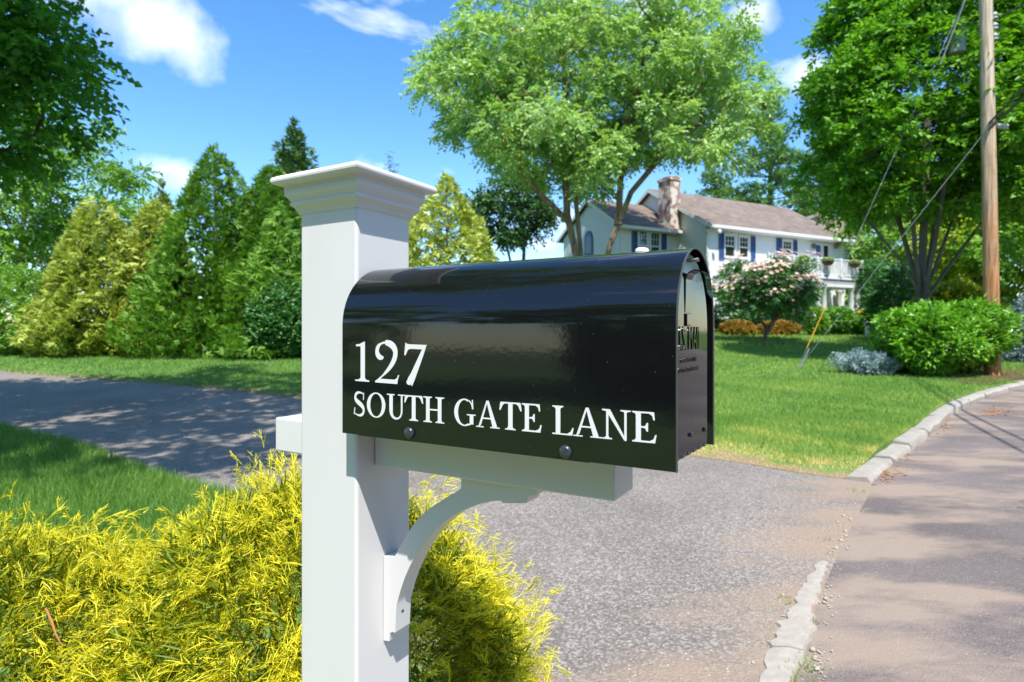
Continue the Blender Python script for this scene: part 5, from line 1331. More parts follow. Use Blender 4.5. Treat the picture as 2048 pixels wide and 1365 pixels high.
window(hx(1565), hx(1582), zb0, zb1, 0); shutter(hx(1552), hx(1563), zb0, zb1 + 0.12, 0); shutter(hx(1585.5), hx(1593), zb0, zb1 + 0.10, 0)
za1, za0 = hp(1290, 464, 2)[1], hp(1290, 520, 2)[1]
window(hx(1277, 2), hx(1293, 2), za0, za1, 2); window(hx(1301, 2), hx(1318, 2), za0, za1, 2)
shutter(hx(1263, 2), hx(1274, 2), za0 - 0.05, za1 + 0.12, 2); shutter(hx(1322, 2), hx(1332, 2), za0 - 0.05, za1 + 0.10, 2)
zc1, zc0 = hp(1732, 510, 2)[1], hp(1732, 530, 2)[1]
window(hx(1722, 2), hx(1733, 2), zc0, zc1, 2); shutter(hx(1710, 2), hx(1720, 2), zc0, zc1 + 0.08, 2); shutter(hx(1735, 2), hx(1741, 2), zc0, zc1 + 0.08, 2)
# ground-floor windows partly seen through the shrubs
window(1.2, 2.1, 0.9, 2.2, 0); window(2.4, 3.3, 0.9, 2.2, 0)
# oval-topped blue gable ornament window
gx0 = -3.75; yg = 4.5
mb = MB(); pts = [(yg - 0.36, EZ - 1.25), (yg + 0.36, EZ - 1.25), (yg + 0.36, EZ - 0.45)] + [(yg + 0.36 * math.cos(a), EZ - 0.45 + 0.52 * math.sin(a)) for a in [math.pi * k / 14 for k in range(1, 14)]] + [(yg - 0.36, EZ - 0.45)]
mb.prism(pts, lambda a, b, d: (d, a, b), gx0 - 0.07, gx0 - 0.017); ov = mb.build('gable_panel', M['shutter'], house)
mb = MB(); mb.prism([(a_ * 0.72 + yg * 0.28, b_ * 0.72 + (EZ - 0.75) * 0.28) for a_, b_ in pts], lambda a, b, d: (d, a, b), gx0 - 0.075, gx0 - 0.0705); mb.build('pane', M['darkglass'], ov)
# French door with wall lamps behind the balcony
zd = hp(1650, 556)[1]
for a, b, nm in ((1629, 1640, 'door'), (1645, 1655, 'door')):
    zt_ = hp(1640, 491)[1]
    mb = MB(); x0_, x1_ = hx(a), hx(b); f = 0.08
    for q in ((x0_ - f, x0_, zd, zt_ + f), (x1_, x1_ + f, zd, zt_ + f), (x0_, x1_, zt_, zt_ + f)): mb.box(q[0], q[1], -0.07, 0.02, q[2], q[3])
    d_ = mb.build('door', M['trim'], house); mb = MB(); mb.box(x0_, x1_, -0.03, -0.02, zd, zt_); mb.build('pane', M['darkglass'] if a > 1640 else M['shutter'], d_)
for px in (1623, 1668):
    x, z = hp(px, 494); mb = MB(); mb.lathe([(0.03, -0.14), (0.08, -0.10), (0.10, 0.10), (0.03, 0.17)], (x, -0.14, z), 8); mb.build('wall_lamp', M['wire'], house)
# balcony on round columns
BY = -2.0
bx0, bx1 = hp(1535, 556, BY)[0], hp(1725, 556, BY)[0]
zdk = hp(1700, 556, BY)[1]; zrl = hp(1700, 521, BY)[1]
mb = MB(); mb.box(bx0, bx1, BY, -0.02, zdk - 0.12, zdk); balc = mb.build('balcony', M['trim'], house)
mb = MB(); mb.box(bx0 + .05, bx1 - .05, BY + .06, -0.03, zdk - 0.38, zdk - 0.122); mb.build('fascia', M['grey_fascia'], balc)
mb = MB(); mb.box(bx0 - .02, bx1 + .02, BY - .02, -0.025, zdk - 0.52, zdk - 0.382); mb.build('beam', M['trim'], balc)
mb = MB(); mb.box(bx0, bx1, BY - 0.04, BY + 0.04, zrl - 0.05, zrl); mb.box(bx1 - 0.08, bx1, BY + 0.041, -0.02, zrl - 0.05, zrl); mb.box(bx0, bx1, BY - 0.03, BY + 0.03, zdk + 0.06, zdk + 0.12); mb.build('rail', M['trim'], balc)
n = int((bx1 - bx0) / 0.125)
bal_me = None
for k in range(1, n):
    x = bx0 + (bx1 - bx0) * k / n
    if bal_me is None:
        mb = MB(); mb.box(-0.017, 0.017, -0.017, 0.017, zdk + 0.12, zrl - 0.05); o = mb.build('baluster', M['trim'], balc); bal_me = o.data
    else: o = link('baluster', bal_me, None, balc)
    o.location = (x, BY, 0)
for k in range(1, 14):
    o = link('baluster', bal_me, None, balc); o.location = (bx1 - 0.04, BY + 0.14 * k, 0)
for k in range(5):
    x = bx0 + (bx1 - bx0) * k / 4; x = min(max(x, bx0 + 0.05), bx1 - 0.05)
    mb = MB(); mb.box(x - 0.055, x + 0.055, BY - 0.055, BY + 0.055, zdk, zrl + 0.05); mb.build('newel_post', M['trim'], balc)
for px in (1636, 1647, 1677, 1702, 1714):
    yy = BY + 0.18 if px not in (1677,) else -0.3
    x, _ = hp(px, 600, yy); mb = MB(); mb.lathe([(0.20, -0.4), (0.20, 0.1), (0.155, 0.14), (0.165, 0.9), (0.135, zdk - 0.66), (0.18, zdk - 0.60), (0.18, zdk - 0.52)], (x, yy, 0), 16); mb.build('column', M['trim'], house, smooth=True)
mb = MB(); mb.box(bx0, bx1 + 0.3, BY - 0.3, -0.02, -0.3, -0.02); mb.build('porch_floor', M['concrete'], house)
for k, (px, py, fm, nm) in enumerate(((1607, 520, None, 'green fern basket hung on the white balcony rail, leftmost of three'), (1656, 522, M['petal_pink'], 'basket of salmon flowers hung at the middle of the white balcony rail'), (1709, 527, M['petal_pink'], 'flower basket at the right-hand end of the white balcony rail'))):
    x, z = hp(px, py, BY - 0.16)
    wpt = HC + Vector((ux * x - uy * (BY - 0.16), uy * x + ux * (BY - 0.16), z))
    t = thing('flower_basket', nm, 'flower basket', wpt - Vector((0, 0, 0.28)), HA, 'flower baskets on the balcony rail')
    mb = MB(); mb.lathe([(0.14, 0.05), (0.24, 0.14), (0.27, 0.26), (0.25, 0.27)], (0, 0, 0), 14); mb.build('basket', M['twig'], t, smooth=True)
    D = rand_dirs(260); D[:, 2] = np.abs(D[:, 2]); C_ = D * np.array([0.30, 0.20, 0.16]); C_[:, 2] += 0.26
    leaf_obj('foliage', [(C_, unit(D + rng.normal(0, .4, D.shape)), rand_dirs(260), 0.10, 0.06, rng.random(260))], M['leaf_rhodo'], t)
    if fm: blossoms(t, C_[:70] * np.array([1.1, 1.1, 1.0]) + np.array([0, 0, .04]), D[:70], fm, 0.06)

# ------------------------------------------------------------------ things by the porch
def pot_plant():
    b = base_at(1722, 25.5); b.z += 0.1
    t = thing('flower_pot', 'glazed blue pot with yellow flowers beside the porch', 'flower pot', b)
    mb = MB(); mb.lathe([(0.15, 0), (0.24, 0.18), (0.27, 0.32), (0.28, 0.36), (0.24, 0.36)], (0, 0, 0), 18); mb.build('pot', M['bluepot'], t, smooth=True)
    D = rand_dirs(300); C_ = D * np.array([0.26, 0.26, 0.28]); C_[:, 2] += 0.56
    leaf_obj('foliage', [(C_, unit(D + rng.normal(0, .4, D.shape)), rand_dirs(300), 0.10, 0.05, rng.random(300))], M['leaf_dark'], t)
    D = rand_dirs(16); C_ = D * 0.1; C_[:, 2] += 0.95
    mb = MB(); mb.tube([(0, 0, 0.3), (0.01, 0, 0.9)], 0.01, 5); mb.build('stalk', M['leaf_dark'], t)
    blossoms(t, C_, D, M['petal_yellow'], 0.09)
pot_plant()
b = base_at(1752, 23.5); b.z += 0.1
t = thing('storage_box', 'white box with sloping lid and blue mark, behind the big shrub', 'box', b, math.radians(-12))
mb = MB(); mb.box(-0.33, 0.33, -0.2, 0.2, 0, 0.52); mb.build('box', M['trim'], t, bevel=0.015)
mb = MB(); mb.add([(-.36, -.23, .525), (.36, -.23, .525), (.36, .23, .60), (-.36, .23, .60), (-.36, -.23, .56), (.36, -.23, .56), (.36, .23, .64), (-.36, .23, .64)], [(0, 3, 2, 1), (4, 5, 6, 7), (0, 1, 5, 4), (1, 2, 6, 5), (2, 3, 7, 6), (3, 0, 4, 7)]); mb.build('lid', M['trim'], t)
mb = MB(); mb.add([(-.10, -.204, .26), (.02, -.204, .24), (.14, -.204, .27), (.15, -.204, .33), (.02, -.204, .36), (-.06, -.204, .32)], [(0, 1, 2, 3, 4, 5)]); mb.build('mark', M['shutter'], t)

# ------------------------------------------------------------------ utility pole, guys, wires
pb = base_at(1986, 12.25); pb.z += 0.1; pd = pb.y
ptop = PT(1969, -120, pd)
pole = thing('utility_pole', 'tall weathered wooden utility pole with transformer behind the big shrub', 'utility pole', pb)
def pole_mat():
    m, nt, N, L, B = mat_new('pole_wood')
    c = N.new('ShaderNodeTexCoord'); mpn = N.new('ShaderNodeMapping'); mpn.inputs['Scale'].default_value = (14, 14, 0.8)
    n = N.new('ShaderNodeTexNoise'); n.inputs['Scale'].default_value = 2.0; n.inputs['Detail'].default_value = 8
    L.new(c.outputs['Object'], mpn.inputs[0]); L.new(mpn.outputs[0], n.inputs['Vector'])
    n2 = N.new('ShaderNodeTexNoise'); n2.inputs['Scale'].default_value = 2.2; n2.inputs['Detail'].default_value = 8; n2.inputs['Roughness'].default_value = 0.7; L.new(c.outputs['Object'], n2.inputs['Vector'])
    sx = N.new('ShaderNodeSeparateXYZ'); L.new(c.outputs['Object'], sx.inputs[0])
    ad = N.new('ShaderNodeMath'); ad.operation = 'MULTIPLY_ADD'; L.new(n2.outputs['Fac'], ad.inputs[0]); ad.inputs[1].default_value = 7.0; L.new(sx.outputs[2], ad.inputs[2])
    mr = N.new('ShaderNodeMapRange'); mr.inputs['From Min'].default_value = 5.6; mr.inputs['From Max'].default_value = 9.0; L.new(ad.outputs[0], mr.inputs['Value'])
    c1 = N.new('ShaderNodeMix'); c1.data_type = 'RGBA'; c1.inputs[6].default_value = (0.40, 0.19, 0.075, 1); c1.inputs[7].default_value = (0.50, 0.40, 0.29, 1); L.new(mr.outputs[0], c1.inputs[0])
    r = N.new('ShaderNodeMapRange'); r.inputs['From Min'].default_value = .3; r.inputs['From Max'].default_value = .7; r.inputs['To Min'].default_value = .42; r.inputs['To Max'].default_value = 1.35; L.new(n.outputs['Fac'], r.inputs['Value'])
    mx = N.new('ShaderNodeMix'); mx.data_type = 'RGBA'; mx.blend_type = 'MULTIPLY'; mx.inputs[0].default_value = 1; L.new(c1.outputs[2], mx.inputs[6]); L.new(r.outputs[0], mx.inputs[7])
    L.new(mx.outputs[2], B.inputs['Base Color']); B.inputs['Roughness'].default_value = 0.85
    b = N.new('ShaderNodeBump'); b.inputs['Strength'].default_value = .6; b.inputs['Distance'].default_value = .02; L.new(n.outputs['Fac'], b.inputs['Height']); L.new(b.outputs['Normal'], B.inputs['Normal'])
    return m
M['pole'] = pole_mat()
tp = ptop - pb
mb = MB(); mb.tube([Vector((0, 0, -0.3)) - tp * 0.0, tp * 0.33, tp * 0.66, tp], [0.140, 0.132, 0.122, 0.114], 20); mb.build('shaft', M['pole'], pole, smooth=True)
def on_pole(py): return PT(1969 + (py + 120) / 877 * 14, py, pd) - pb
c = on_pole(46); mb = MB(); mb.lathe([(0.10, -0.36), (0.16, -0.34), (0.16, 0.30), (0.17, 0.31), (0.15, 0.38), (0.05, 0.42)], (c.x - 0.13, c.y + 0.62, c.z), 20); tr_ = mb.build('transformer', M['grey_can'], pole, smooth=True)
for k in range(3):
    p = on_pole(32 + k * 21); mb = MB(); mb.lathe([(0.03, -0.07), (0.07, -0.05), (0.045, -0.02), (0.07, 0.02), (0.045, 0.05), (0.03, 0.08)], (p.x + 0.20, p.y + 0.02, p.z), 12); mb.build('insulator', M['grey_can'], pole, smooth=True)
    mb = MB(); mb.tube([(p.x + 0.05, p.y, p.z - 0.02), (p.x + 0.2, p.y + 0.02, p.z - 0.06)], 0.018, 6); mb.build('insulator_arm', M['steel'], pole)
p = on_pole(254); mb = MB(); mb.tube([(p.x + 0.1, p.y - 0.05, p.z), (p.x + 0.34, p.y - 0.05, p.z - 0.02)], [0.05, 0.07], 8); mb.build('cable_clamp', M['grey_can'], pole, smooth=True)
anchor = G(1594, 740, 0.09)
def wire(name, label, a, b, r, sag, cat='wire', group=None, mat='wire'):
    mb = MB(); n = 14; mb.tube([Vector(a).lerp(Vector(b), k / n) - Vector((0, 0, sag * 4 * (k / n) * (1 - k / n))) for k in range(n + 1)], r, 5)
    return tag(mb.build(name, M[mat], None, smooth=True), label, cat, group)
gt = thing('guy_wires', 'pair of steel guy wires with yellow guard, anchored in the lawn', 'guy wire', anchor)
e1 = on_pole(-90) + pb - anchor; e2 = on_pole(258) + pb - anchor
mb = MB(); mb.tube([(0, 0, 0), e1], 0.0042, 5); mb.build('strand', M['steel'], gt)
mb = MB(); mb.tube([(0, 0, 0), e2], 0.0042, 5); mb.build('strand', M['steel'], gt)
mb = MB(); mb.tube([(0, 0, -.1), e1 * 0.035 + e2 * 0.035], 0.016, 6); mb.build('anchor_rod', M['steel'], gt)
mb = MB(); f0 = (738 - 690) / 828; f1 = (738 - 600) / 828; mb.tube([e1 * f0 * 0.97, e1 * f1], 0.010, 8); mb.build('guard', M['guyyellow'], gt, smooth=True)
for k, (py, far_end) in enumerate(((48, (13.5, 3.0, 9.0)), (250, (2.4, -4.9, 6.3)), (262, (2.9, -4.7, 6.1)))):
    wire('overhead_wire', ('thin overhead wire leaving the pole beside the transformer', 'thick overhead cable leaving the pole, upper of the pair', 'thick overhead cable leaving the pole, lower of the pair')[k], on_pole(py) + pb, far_end, 0.012 if k == 0 else 0.022, 0.12, group='overhead wires')
wire('overhead_wire', 'thin overhead wire crossing the hornbeam top towards the upper left', on_pole(-110) + pb, PT(1880, 130, pd - 3), 0.010, 0.05, group='overhead wires')

# ------------------------------------------------------------------ shrubs on the right
b = base_at(1874, 12.5); b.z += 0.12
t = shrub('rhododendron', 'broad glossy green rhododendron mound in front of the utility pole', b, (1.30, 0.9, 0.74), 4400, 7, 0.12, 0.048, M['leaf_rhodo'], 21, twig=0.14, lift=0.5, amp=0.15, hue=0.55, single=300)
b2 = base_at(1735, 12.5); b2.z += 0.08
shrub('dwarf_blue_spruce', 'low silvery dwarf blue spruce left of the rhododendron', b2, (0.50, 0.42, 0.24), 1300, 10, 0.055, 0.016, M['leaf_blue'], 22, twig=0.22, amp=0.40, lift=0.25, hue=0.6)
shrub('blue_spruce_sapling', 'small upright blue spruce tip between trunk and rhododendron', base_at(1858, 14.5), (0.28, 0.28, 0.75), 500, 8, 0.06, 0.02, M['leaf_blue'], 23, twig=0.16, amp=0.2, hue=0.7)
conifer('blue_spruce', 'dark blue spruce at the right edge behind the utility pole', base_at(2068, 15), 1.9, 1.0, 1500, M['leaf_blue'], 24, style='shoot', L=0.12, W=0.03, k=8, lean=0.15, hue=0.25)
shrub('orange_daylily', 'orange flowering daylilies right of the utility pole', base_at(2022, 15.5), (0.35, 0.3, 0.33), 260, 5, 0.20, 0.03, M['leaf_yelgreen'], 25, twig=0.2, flowers=(M['petal_orange'], 40, 0.07), lift=1.5, cat='flowers', stems=False)
shrub('yellow_green_shrub', 'large yellow-green shrub between hornbeam trunk and utility pole', base_at(1912, 19), (1.25, 1.1, 1.15), 2600, 6, 0.12, 0.07, M['leaf_yelgreen'], 26, twig=0.2)
shrub('dark_hedge_shrub', 'dark green shrub behind the hornbeam trunk', base_at(1795, 22), (1.0, 0.9, 1.5), 2000, 6, 0.10, 0.06, M['leaf_round'], 27, twig=0.2, hue=0.3)
shrub('clipped_hedge', 'tall clipped green hedge at the right end of the house', base_at(1752, 27), (0.72, 0.8, 1.75), 2400, 6, 0.08, 0.05, M['leaf_round'], 28, twig=0.15, squash=0.45, amp=0.05, hue=0.5)
shrub('low_hedge', 'low rounded hedge in front of the tall clipped hedge', base_at(1762, 24.5), (0.95, 0.6, 0.72), 1800, 6, 0.07, 0.045, M['leaf_rhodo'], 29, twig=0.14, hue=0.35)
shrub('boxwood', 'round dark boxwood in front of the porch columns', base_at(1682, 25.5), (0.72, 0.7, 0.66), 2300, 6, 0.07, 0.045, M['leaf_rhodo'], 30, twig=0.14, hue=0.35)
shrub('pointed_shrub', 'bright green feathery shrub left of the round boxwood', base_at(1634, 25), (0.42, 0.45, 0.62), 1300, 6, 0.10, 0.04, M['leaf_hemlock'], 31, twig=0.2, lift=1.2)
for k, (px, rx, lb) in enumerate(((1478, 0.75, 'left half of the bronze and gold low hedge behind the dogwood'), (1560, 0.85, 'right half of the bronze and gold low hedge behind the dogwood'))):
    shrub('bronze_hedge', lb, base_at(px, 25.2), (rx, 0.5, 0.36), 1500, 6, 0.07, 0.045, M['leaf_bronze'], 32 + k, twig=0.14, group='bronze hedge before the house')
shrub('white_hydrangea', 'white flowering shrub left of the dogwood by the house wall', base_at(1462, 27), (0.8, 0.6, 0.72), 1200, 6, 0.11, 0.07, M['leaf_round'], 34, twig=0.18, flowers=(M['petal_white'], 120, 0.07))
shrub('foundation_shrub', 'dark shrub against the house wall behind the dogwood', base_at(1560, 28.0), (1.6, 0.7, 0.95), 1700, 6, 0.11, 0.07, M['leaf_round'], 35, twig=0.2, hue=0.3)

# pink dogwood
db = base_at(1531, 21.6); db.z += 0.09
st = [[db + Vector((0, 0, -0.1)), db + Vector((0, 0, 0.55)), PT(1520, 640, db.y), PT(1500, 600, db.y)], [db + Vector((0.02, 0, 0.3)), PT(1548, 640, db.y + .2), PT(1570, 600, db.y + .4)]]
dog = broad_tree('pink_dogwood', 'small pink and white flowering dogwood tree in front of the house', db, st, (db.x - 0.05, db.y, db.z + 1.90), (1.62, 1.3, 1.0), 90, 2600, 6, 0.12, 0.065, M['leaf_round'], M['bark_birch'], 41,
                 rt=0.011, clump_r=0.42, shell=0.3, twig=0.28, flatten=0.45, amp=0.2, hue=0.62)
S, cid = t_info['pink_dogwood']
top = np.array([S[cid == c][:, 2].mean() if (cid == c).any() else 0 for c in range(cid.max() + 1)])
ok = np.flatnonzero((S[:, 2] > top[cid] - 0.05)); ok = rng.permutation(ok)[:900]
C_ = S[ok] + np.array([0, 0, 0.20]) + rng.normal(0, 0.05, (len(ok), 3))
D = unit(S[ok] - np.array([0.1, 0, 1.4])); C_ += D * 0.16 + np.array([0, -0.10, 0])
blossoms(dog, C_, unit(D + np.array([[0, -0.6, 0.2]])), M['petal_pink'], 0.085)

# ------------------------------------------------------------------ trees
# multi-stemmed light tree in front of the house
CD = 24.5
cb = base_at(1186, CD)
def pp(px, py, dz=0.0): return PT(px, py, CD + dz)
stems = [[cb, pp(1165, 585), pp(1152, 510), pp(1134, 430), pp(1130, 330), pp(1140, 230), pp(1125, 120)],
         [cb + Vector((.1, .15, 0)), pp(1176, 590, .3), pp(1163, 520, .4), pp(1150, 390, .5), pp(1158, 260, .6), pp(1190, 120, .5)],
         [cb + Vector((.3, -.1, 0)), pp(1205, 560, -.2), pp(1218, 495, -.3), pp(1238, 445, -.4), pp(1262, 385, -.5), pp(1300, 340, -.7), pp(1370, 260, -.9)],
         [pp(1236, 450, -.4), pp(1241, 360, -.2), pp(1250, 260, 0), pp(1290, 140, .2)],
         [pp(1142, 450), pp(1112, 418, -.3), pp(1076, 385, -.6), pp(1010, 310, -1.2)]]
broad_tree('light_leaved_tree', 'tall multi-stemmed tree with pale green leaves standing before the house', cb, stems, tuple(PT(1182, 185, CD)), (7.45, 3.9, 5.05), 420, 15500, 7, 0.185, 0.105, M['leaf_birch'], M['bark_birch'], 51,
           rt=0.0155, clump_r=0.62, shell=0.28, keep=lambda px, py: ~((px > 1215) & (py > 300 + np.abs(px - 1330) * 0.25)) & ~((px > 1030) & (px < 1215) & (py > 385)), low=-0.93, twig=0.52, droop=0.35, amp=0.15, flatten=0.62, hue=0.55)
# hornbeam
HD = 14.5
hb = base_at(1840, HD)
def hh(px, py, dz=0.0): return PT(px, py, HD + dz)
fork = hh(1842, 592)
stems = [[hb, hh(1838, 640), fork, hh(1846, 500), hh(1850, 400), hh(1855, 200), hh(1850, 20)]]
for j, (x1, y1, x2, y2, dz) in enumerate(((1800, 520, 1735, 440, -.3), (1815, 500, 1780, 380, .4), (1830, 500, 1820, 330, -.6), (1862, 500, 1885, 330, .6), (1880, 510, 1925, 380, -.2), (1900, 530, 1975, 430, .3), (1795, 545, 1710, 470, .5), (1870, 490, 1900, 300, -.9))):
    stems.append([fork + Vector((0, 0, -0.05 * j)), hh(x1, y1, dz * .5), hh(x2, y2, dz)])
broad_tree('hornbeam', 'dense egg-shaped hornbeam with fanning stems beside the utility pole', hb, stems, (hb.x + 0.30, HD, 6.75), (2.9, 2.2, 4.1), 380, 12500, 7, 0.142, 0.079, M['leaf_horn'], M['bark_smooth'], 52,
           rt=0.0085, clump_r=0.42, shell=0.45, low=-0.62, twig=0.36, droop=0.10, egg=0.30, amp=0.11, hue=0.5)
hb2 = base_at(2230, 15.5)
broad_tree('hornbeam', 'dense dark green hornbeam at the right edge behind the pole', hb2, [[hb2, hb2 + Vector((0, 0, 2)), hb2 + Vector((0, 0, 8))]], (hb2.x - 0.2, 15.5, 7.4), (3.5, 3.0, 5.0), 150, 3800, 7, 0.18, 0.08, M['leaf_horn'], M['bark_smooth'], 53,
           rt=0.010, clump_r=0.5, shell=0.5, low=-0.85, twig=0.36, droop=0.1, hue=0.35)
# maple hanging in at the upper left, and the tall shade tree over the verge
mbase = Vector((-8.6, 8.6, terr(8.6)))
broad_tree('maple', 'dark green maple bough reaching in at the upper left corner', mbase, [[mbase, mbase + Vector((0, 0, 2.2)), mbase + Vector((0.2, 0.1, 4)), mbase + Vector((0.1, -.3, 5))]], (-8.45, 7.7, 4.80), (2.3, 1.7, 1.2), 120, 4600, 7, 0.115, 0.095, M['leaf_maple'], M['bark'], 54,
           rt=0.013, clump_r=0.62, shell=0.35, low=-0.95, twig=0.38, droop=0.35, amp=0.22, hue=0.5)
sb_ = Vector((-5.6, 1.6, 0.03))
broad_tree('shade_tree', 'tall roadside tree left of the camera, shading driveway and verge', sb_, [[sb_, sb_ + Vector((0, 0, 3.5)), sb_ + Vector((0.3, 0.3, 9))]], (-4.9, 3.7, 9.0), (3.1, 4.4, 2.2), 100, 2700, 7, 0.16, 0.12, M['leaf_maple'], M['bark'], 55,
           rt=0.014, clump_r=0.7, shell=0.2, twig=0.45)
fb = base_at(40, 24)
broad_tree('far_maple', 'tall light green tree behind the hedge at the far left', fb, [[fb, fb + Vector((0, 0, 2.5)), fb + Vector((.3, 0, 9))]], (fb.x - 0.6, 24, 6.6), (5.0, 4.0, 4.0), 150, 4800, 7, 0.21, 0.11, M['leaf_far'], M['bark'], 56,
           rt=0.013, clump_r=0.75, shell=0.35, low=-0.9, twig=0.5, droop=0.3, hue=0.45)
# distant trees behind the house and in the gap
gb = base_at(1040, 38)
broad_tree('far_tree', 'distant dark tree with bare lower trunks left of the house', gb, [[gb, PT(1048, 500, 38), PT(1035, 420, 38), PT(1040, 300, 38)], [gb, PT(1020, 520, 38), PT(1000, 440, 38), PT(960, 380, 38)]], tuple(PT(1030, 420, 38)), (2.5, 2.0, 2.1), 60, 1700, 6, 0.26, 0.15, M['leaf_dark'], M['bark'], 57,
           rt=0.02, clump_r=0.9, shell=0.3, twig=0.6, hue=0.5)
def pine(label, base, height, spread, seed, nw=16, hue=0.45, group='white pines behind the house', mat='leaf_pine', y0=0.28):
    t = thing('white_pine', label, 'pine tree', base, group=group)
    mb = MB(); mb.tube([(0, 0, -.1), (0, 0, height * .5), (0.1, 0, height * .98)], [0.3, 0.2, 0.04], 8)
    S, D = [], []
    for w in range(nw):
        f = w / (nw - 1); z = height * (y0 + (0.97 - y0) * f); r = spread * (1 - f) ** 0.7 * random.uniform(0.75, 1.15) + 0.25
        nb = random.randint(4, 6)
        for k in range(nb):
            a = random.uniform(0, 6.28); rr = r * random.uniform(0.7, 1.1); tip = Vector((math.cos(a) * rr, math.sin(a) * rr, z + rr * 0.16))
            mb.tube([(0, 0, z - 0.2), tip * 0.55 + Vector((0, 0, z * 0.43)), tip], [0.06, 0.04, 0.015], 5)
            m_ = int(26 * rr / 2.2) + 9
            for _ in range(m_):
                q = random.uniform(0.32, 1.05); p = Vector((0, 0, z - .2)).lerp(tip, q) + Vector((random.gauss(0, .34), random.gauss(0, .34), random.gauss(0.08, .14)))
                S.append(p); D.append((math.cos(a) * .5 + random.gauss(0, .6), math.sin(a) * .5 + random.gauss(0, .6), 0.55 + random.gauss(0, .3)))
    mb.build('trunk', M['bark'], t, smooth=True)
    S = np.array([tuple(s) for s in S]); D = unit(np.array(D)); n = len(S); k = 7
    A = unit((D[:, None, :] + rng.normal(0, 0.5, (n, k, 3))).reshape(-1, 3))
    leaf_obj('crown', [(np.repeat(S, k, 0), A, rand_dirs(n * k), 0.38 * rng.uniform(.7, 1.2, n * k), 0.072, np.repeat(hue + rng.normal(0, .18, n), k) + rng.normal(0, .1, n * k))], M[mat], t)
    return t
pine('tall white pine behind the middle of the house roof', base_at(1540, 42), 17.2, 4.2, 61)
pine('white pine behind the right end of the roof', base_at(1640, 46), 15.0, 4.5, 62)
pine('darker white pine behind the hornbeam crown', base_at(1760, 44), 13.5, 4.6, 63, hue=0.25)
pine('white pine behind the chimney at the left of the house', base_at(1430, 46), 12.5, 4.0, 64)
for k, (px, d_, r_, z_, lb) in enumerate(((1810, 34, 3.6, 4.0, 'round green tree behind the hornbeam stems'), (1950, 30, 3.6, 3.6, 'yellow-green tree behind the utility pole'), (2090, 27, 3.8, 3.4, 'pale tree at the far right behind the hornbeams'), (1890, 44, 5, 5.5, 'distant tree filling the gap above the right-hand shrubs'))):
    q = base_at(px, d_)
    broad_tree('background_tree', lb, q, [[q, q + Vector((0, 0, 2)), q + Vector((0, 0, z_ + 1))]], (q.x, q.y, q.z + z_), (r_, r_ * .8, z_ * .85), 60, 2600, 6, 0.24, 0.15, M[('leaf_far', 'leaf_yelgreen', 'leaf_far', 'leaf_horn')[k]], M['bark'], 70 + k, rt=0.02, clump_r=0.9, twig=0.5, shell=0.4, group='trees beyond the right-hand yard')

# conifer hedge on the left
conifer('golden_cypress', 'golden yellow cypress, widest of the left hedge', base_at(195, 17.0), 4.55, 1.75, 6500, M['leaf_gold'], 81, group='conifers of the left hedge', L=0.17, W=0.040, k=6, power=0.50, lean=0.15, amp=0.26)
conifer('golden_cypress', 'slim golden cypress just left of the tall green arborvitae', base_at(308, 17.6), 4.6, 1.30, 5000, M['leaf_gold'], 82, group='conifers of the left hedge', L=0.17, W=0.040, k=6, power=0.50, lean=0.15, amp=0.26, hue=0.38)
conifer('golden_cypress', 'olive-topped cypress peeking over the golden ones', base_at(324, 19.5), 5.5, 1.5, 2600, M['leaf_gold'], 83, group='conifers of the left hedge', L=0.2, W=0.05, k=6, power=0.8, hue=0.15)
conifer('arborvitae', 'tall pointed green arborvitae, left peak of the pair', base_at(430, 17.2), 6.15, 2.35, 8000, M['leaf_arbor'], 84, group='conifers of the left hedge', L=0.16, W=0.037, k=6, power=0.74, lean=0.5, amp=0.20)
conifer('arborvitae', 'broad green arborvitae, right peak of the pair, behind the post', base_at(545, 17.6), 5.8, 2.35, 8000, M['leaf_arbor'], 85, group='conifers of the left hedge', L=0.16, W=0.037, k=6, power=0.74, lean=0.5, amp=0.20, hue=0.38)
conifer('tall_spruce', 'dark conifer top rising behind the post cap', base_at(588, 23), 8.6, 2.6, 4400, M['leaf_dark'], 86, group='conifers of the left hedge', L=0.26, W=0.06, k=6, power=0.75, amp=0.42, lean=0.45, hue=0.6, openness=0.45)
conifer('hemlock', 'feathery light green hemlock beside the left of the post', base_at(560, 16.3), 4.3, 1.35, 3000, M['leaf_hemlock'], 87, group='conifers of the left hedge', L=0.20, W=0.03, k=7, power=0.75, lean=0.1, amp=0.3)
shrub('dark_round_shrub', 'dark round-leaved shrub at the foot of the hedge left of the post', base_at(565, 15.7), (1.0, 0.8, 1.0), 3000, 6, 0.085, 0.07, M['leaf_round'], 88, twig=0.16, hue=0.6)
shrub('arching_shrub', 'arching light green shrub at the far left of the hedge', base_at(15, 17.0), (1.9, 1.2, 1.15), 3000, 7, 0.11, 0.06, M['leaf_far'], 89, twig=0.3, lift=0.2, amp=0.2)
conifer('golden_cypress', 'bright golden cypress between the post and the pale tree', base_at(893, 17.0), 5.25, 2.5, 6800, M['leaf_gold'], 90, group='conifers of the left hedge', L=0.17, W=0.040, k=6, power=0.8, lean=0.2, amp=0.26, hue=0.5)
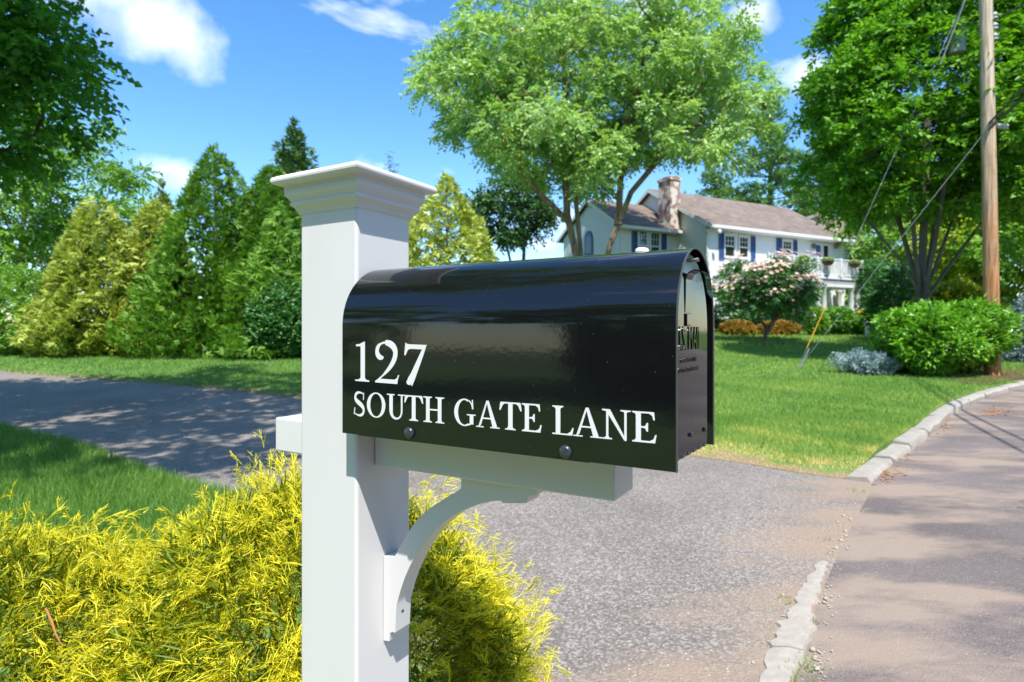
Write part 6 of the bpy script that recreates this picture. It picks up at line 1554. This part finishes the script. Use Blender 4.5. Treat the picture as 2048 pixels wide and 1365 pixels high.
conifer('arborvitae', 'green arborvitae hidden mostly behind post and mailbox', base_at(740, 17.6), 4.9, 1.9, 3500, M['leaf_arbor'], 91, group='conifers of the left hedge', L=0.18, W=0.05, k=6, power=0.8, lean=0.5, amp=0.22)
conifer('far_spruce', 'tiny distant spruce tip above the right side of the post cap', base_at(779, 40), 12.4, 2.0, 1600, M['leaf_blue'], 92, style='shoot', L=0.22, W=0.05, k=7, lean=0.1, amp=0.4, hue=0.3)

# ------------------------------------------------------------------ across the road, behind the viewer (trees seen in the gloss of the mailbox, hedge added)
for k, (x, y, z_, r_, lb) in enumerate(((-13, -10.5, 5.5, 4.5, 'broad tree behind the viewer, left of the driveway opposite'), (-5, -14, 6.5, 4.6, 'tall tree behind the viewer across the road'), (4, -13, 5.2, 4.2, 'round tree behind the viewer across the road'),
                                       (12.5, -8.5, 6.0, 4.6, 'tree across the road to the right of the viewer'), (-21, -3, 6.0, 4.6, 'tree on the verge far to the left of the viewer'), (17, 1.5, 5.6, 4.2, 'tree across the road, off to the right'))):
    q = Vector((x, y, 0.03))
    broad_tree('roadside_tree', lb, q, [[q, q + Vector((0, 0, 2)), q + Vector((0, 0, z_ + 2))]], (x, y, z_), (r_, r_, z_ * .72), 50, 1500, 6, 0.42, 0.28, M['leaf_horn'], M['bark'], 100 + k, rt=0.02, clump_r=0.95, twig=0.55, shell=0.35, group='trees across the road')
for k, (x, y, rx, rz, lb) in enumerate(((-9, -7.6, 2.6, 1.3, 'hedge added behind the viewer to darken the mailbox reflection, leftmost'), (-4.6, -9.8, 2.6, 1.4, 'hedge added behind the viewer to darken the mailbox reflection, left of the middle'), (0.2, -9.9, 2.6, 1.3, 'hedge added behind the viewer to darken the mailbox reflection, in the middle'), (5, -8.6, 2.6, 1.5, 'hedge added behind the viewer to darken the mailbox reflection, right of the middle'), (9.6, -5.6, 2.5, 1.4, 'hedge added behind the viewer to darken the mailbox reflection, rightmost'))):
    shrub('added_hedge', lb, Vector((x, y, 0.03)), (rx, 1.0, rz), 800, 6, 0.30, 0.2, M['leaf_round'], 120 + k, twig=0.3, group='hedge added for the mailbox reflection')  # unseen hedge row, added to block the pale horizon in the mailbox gloss
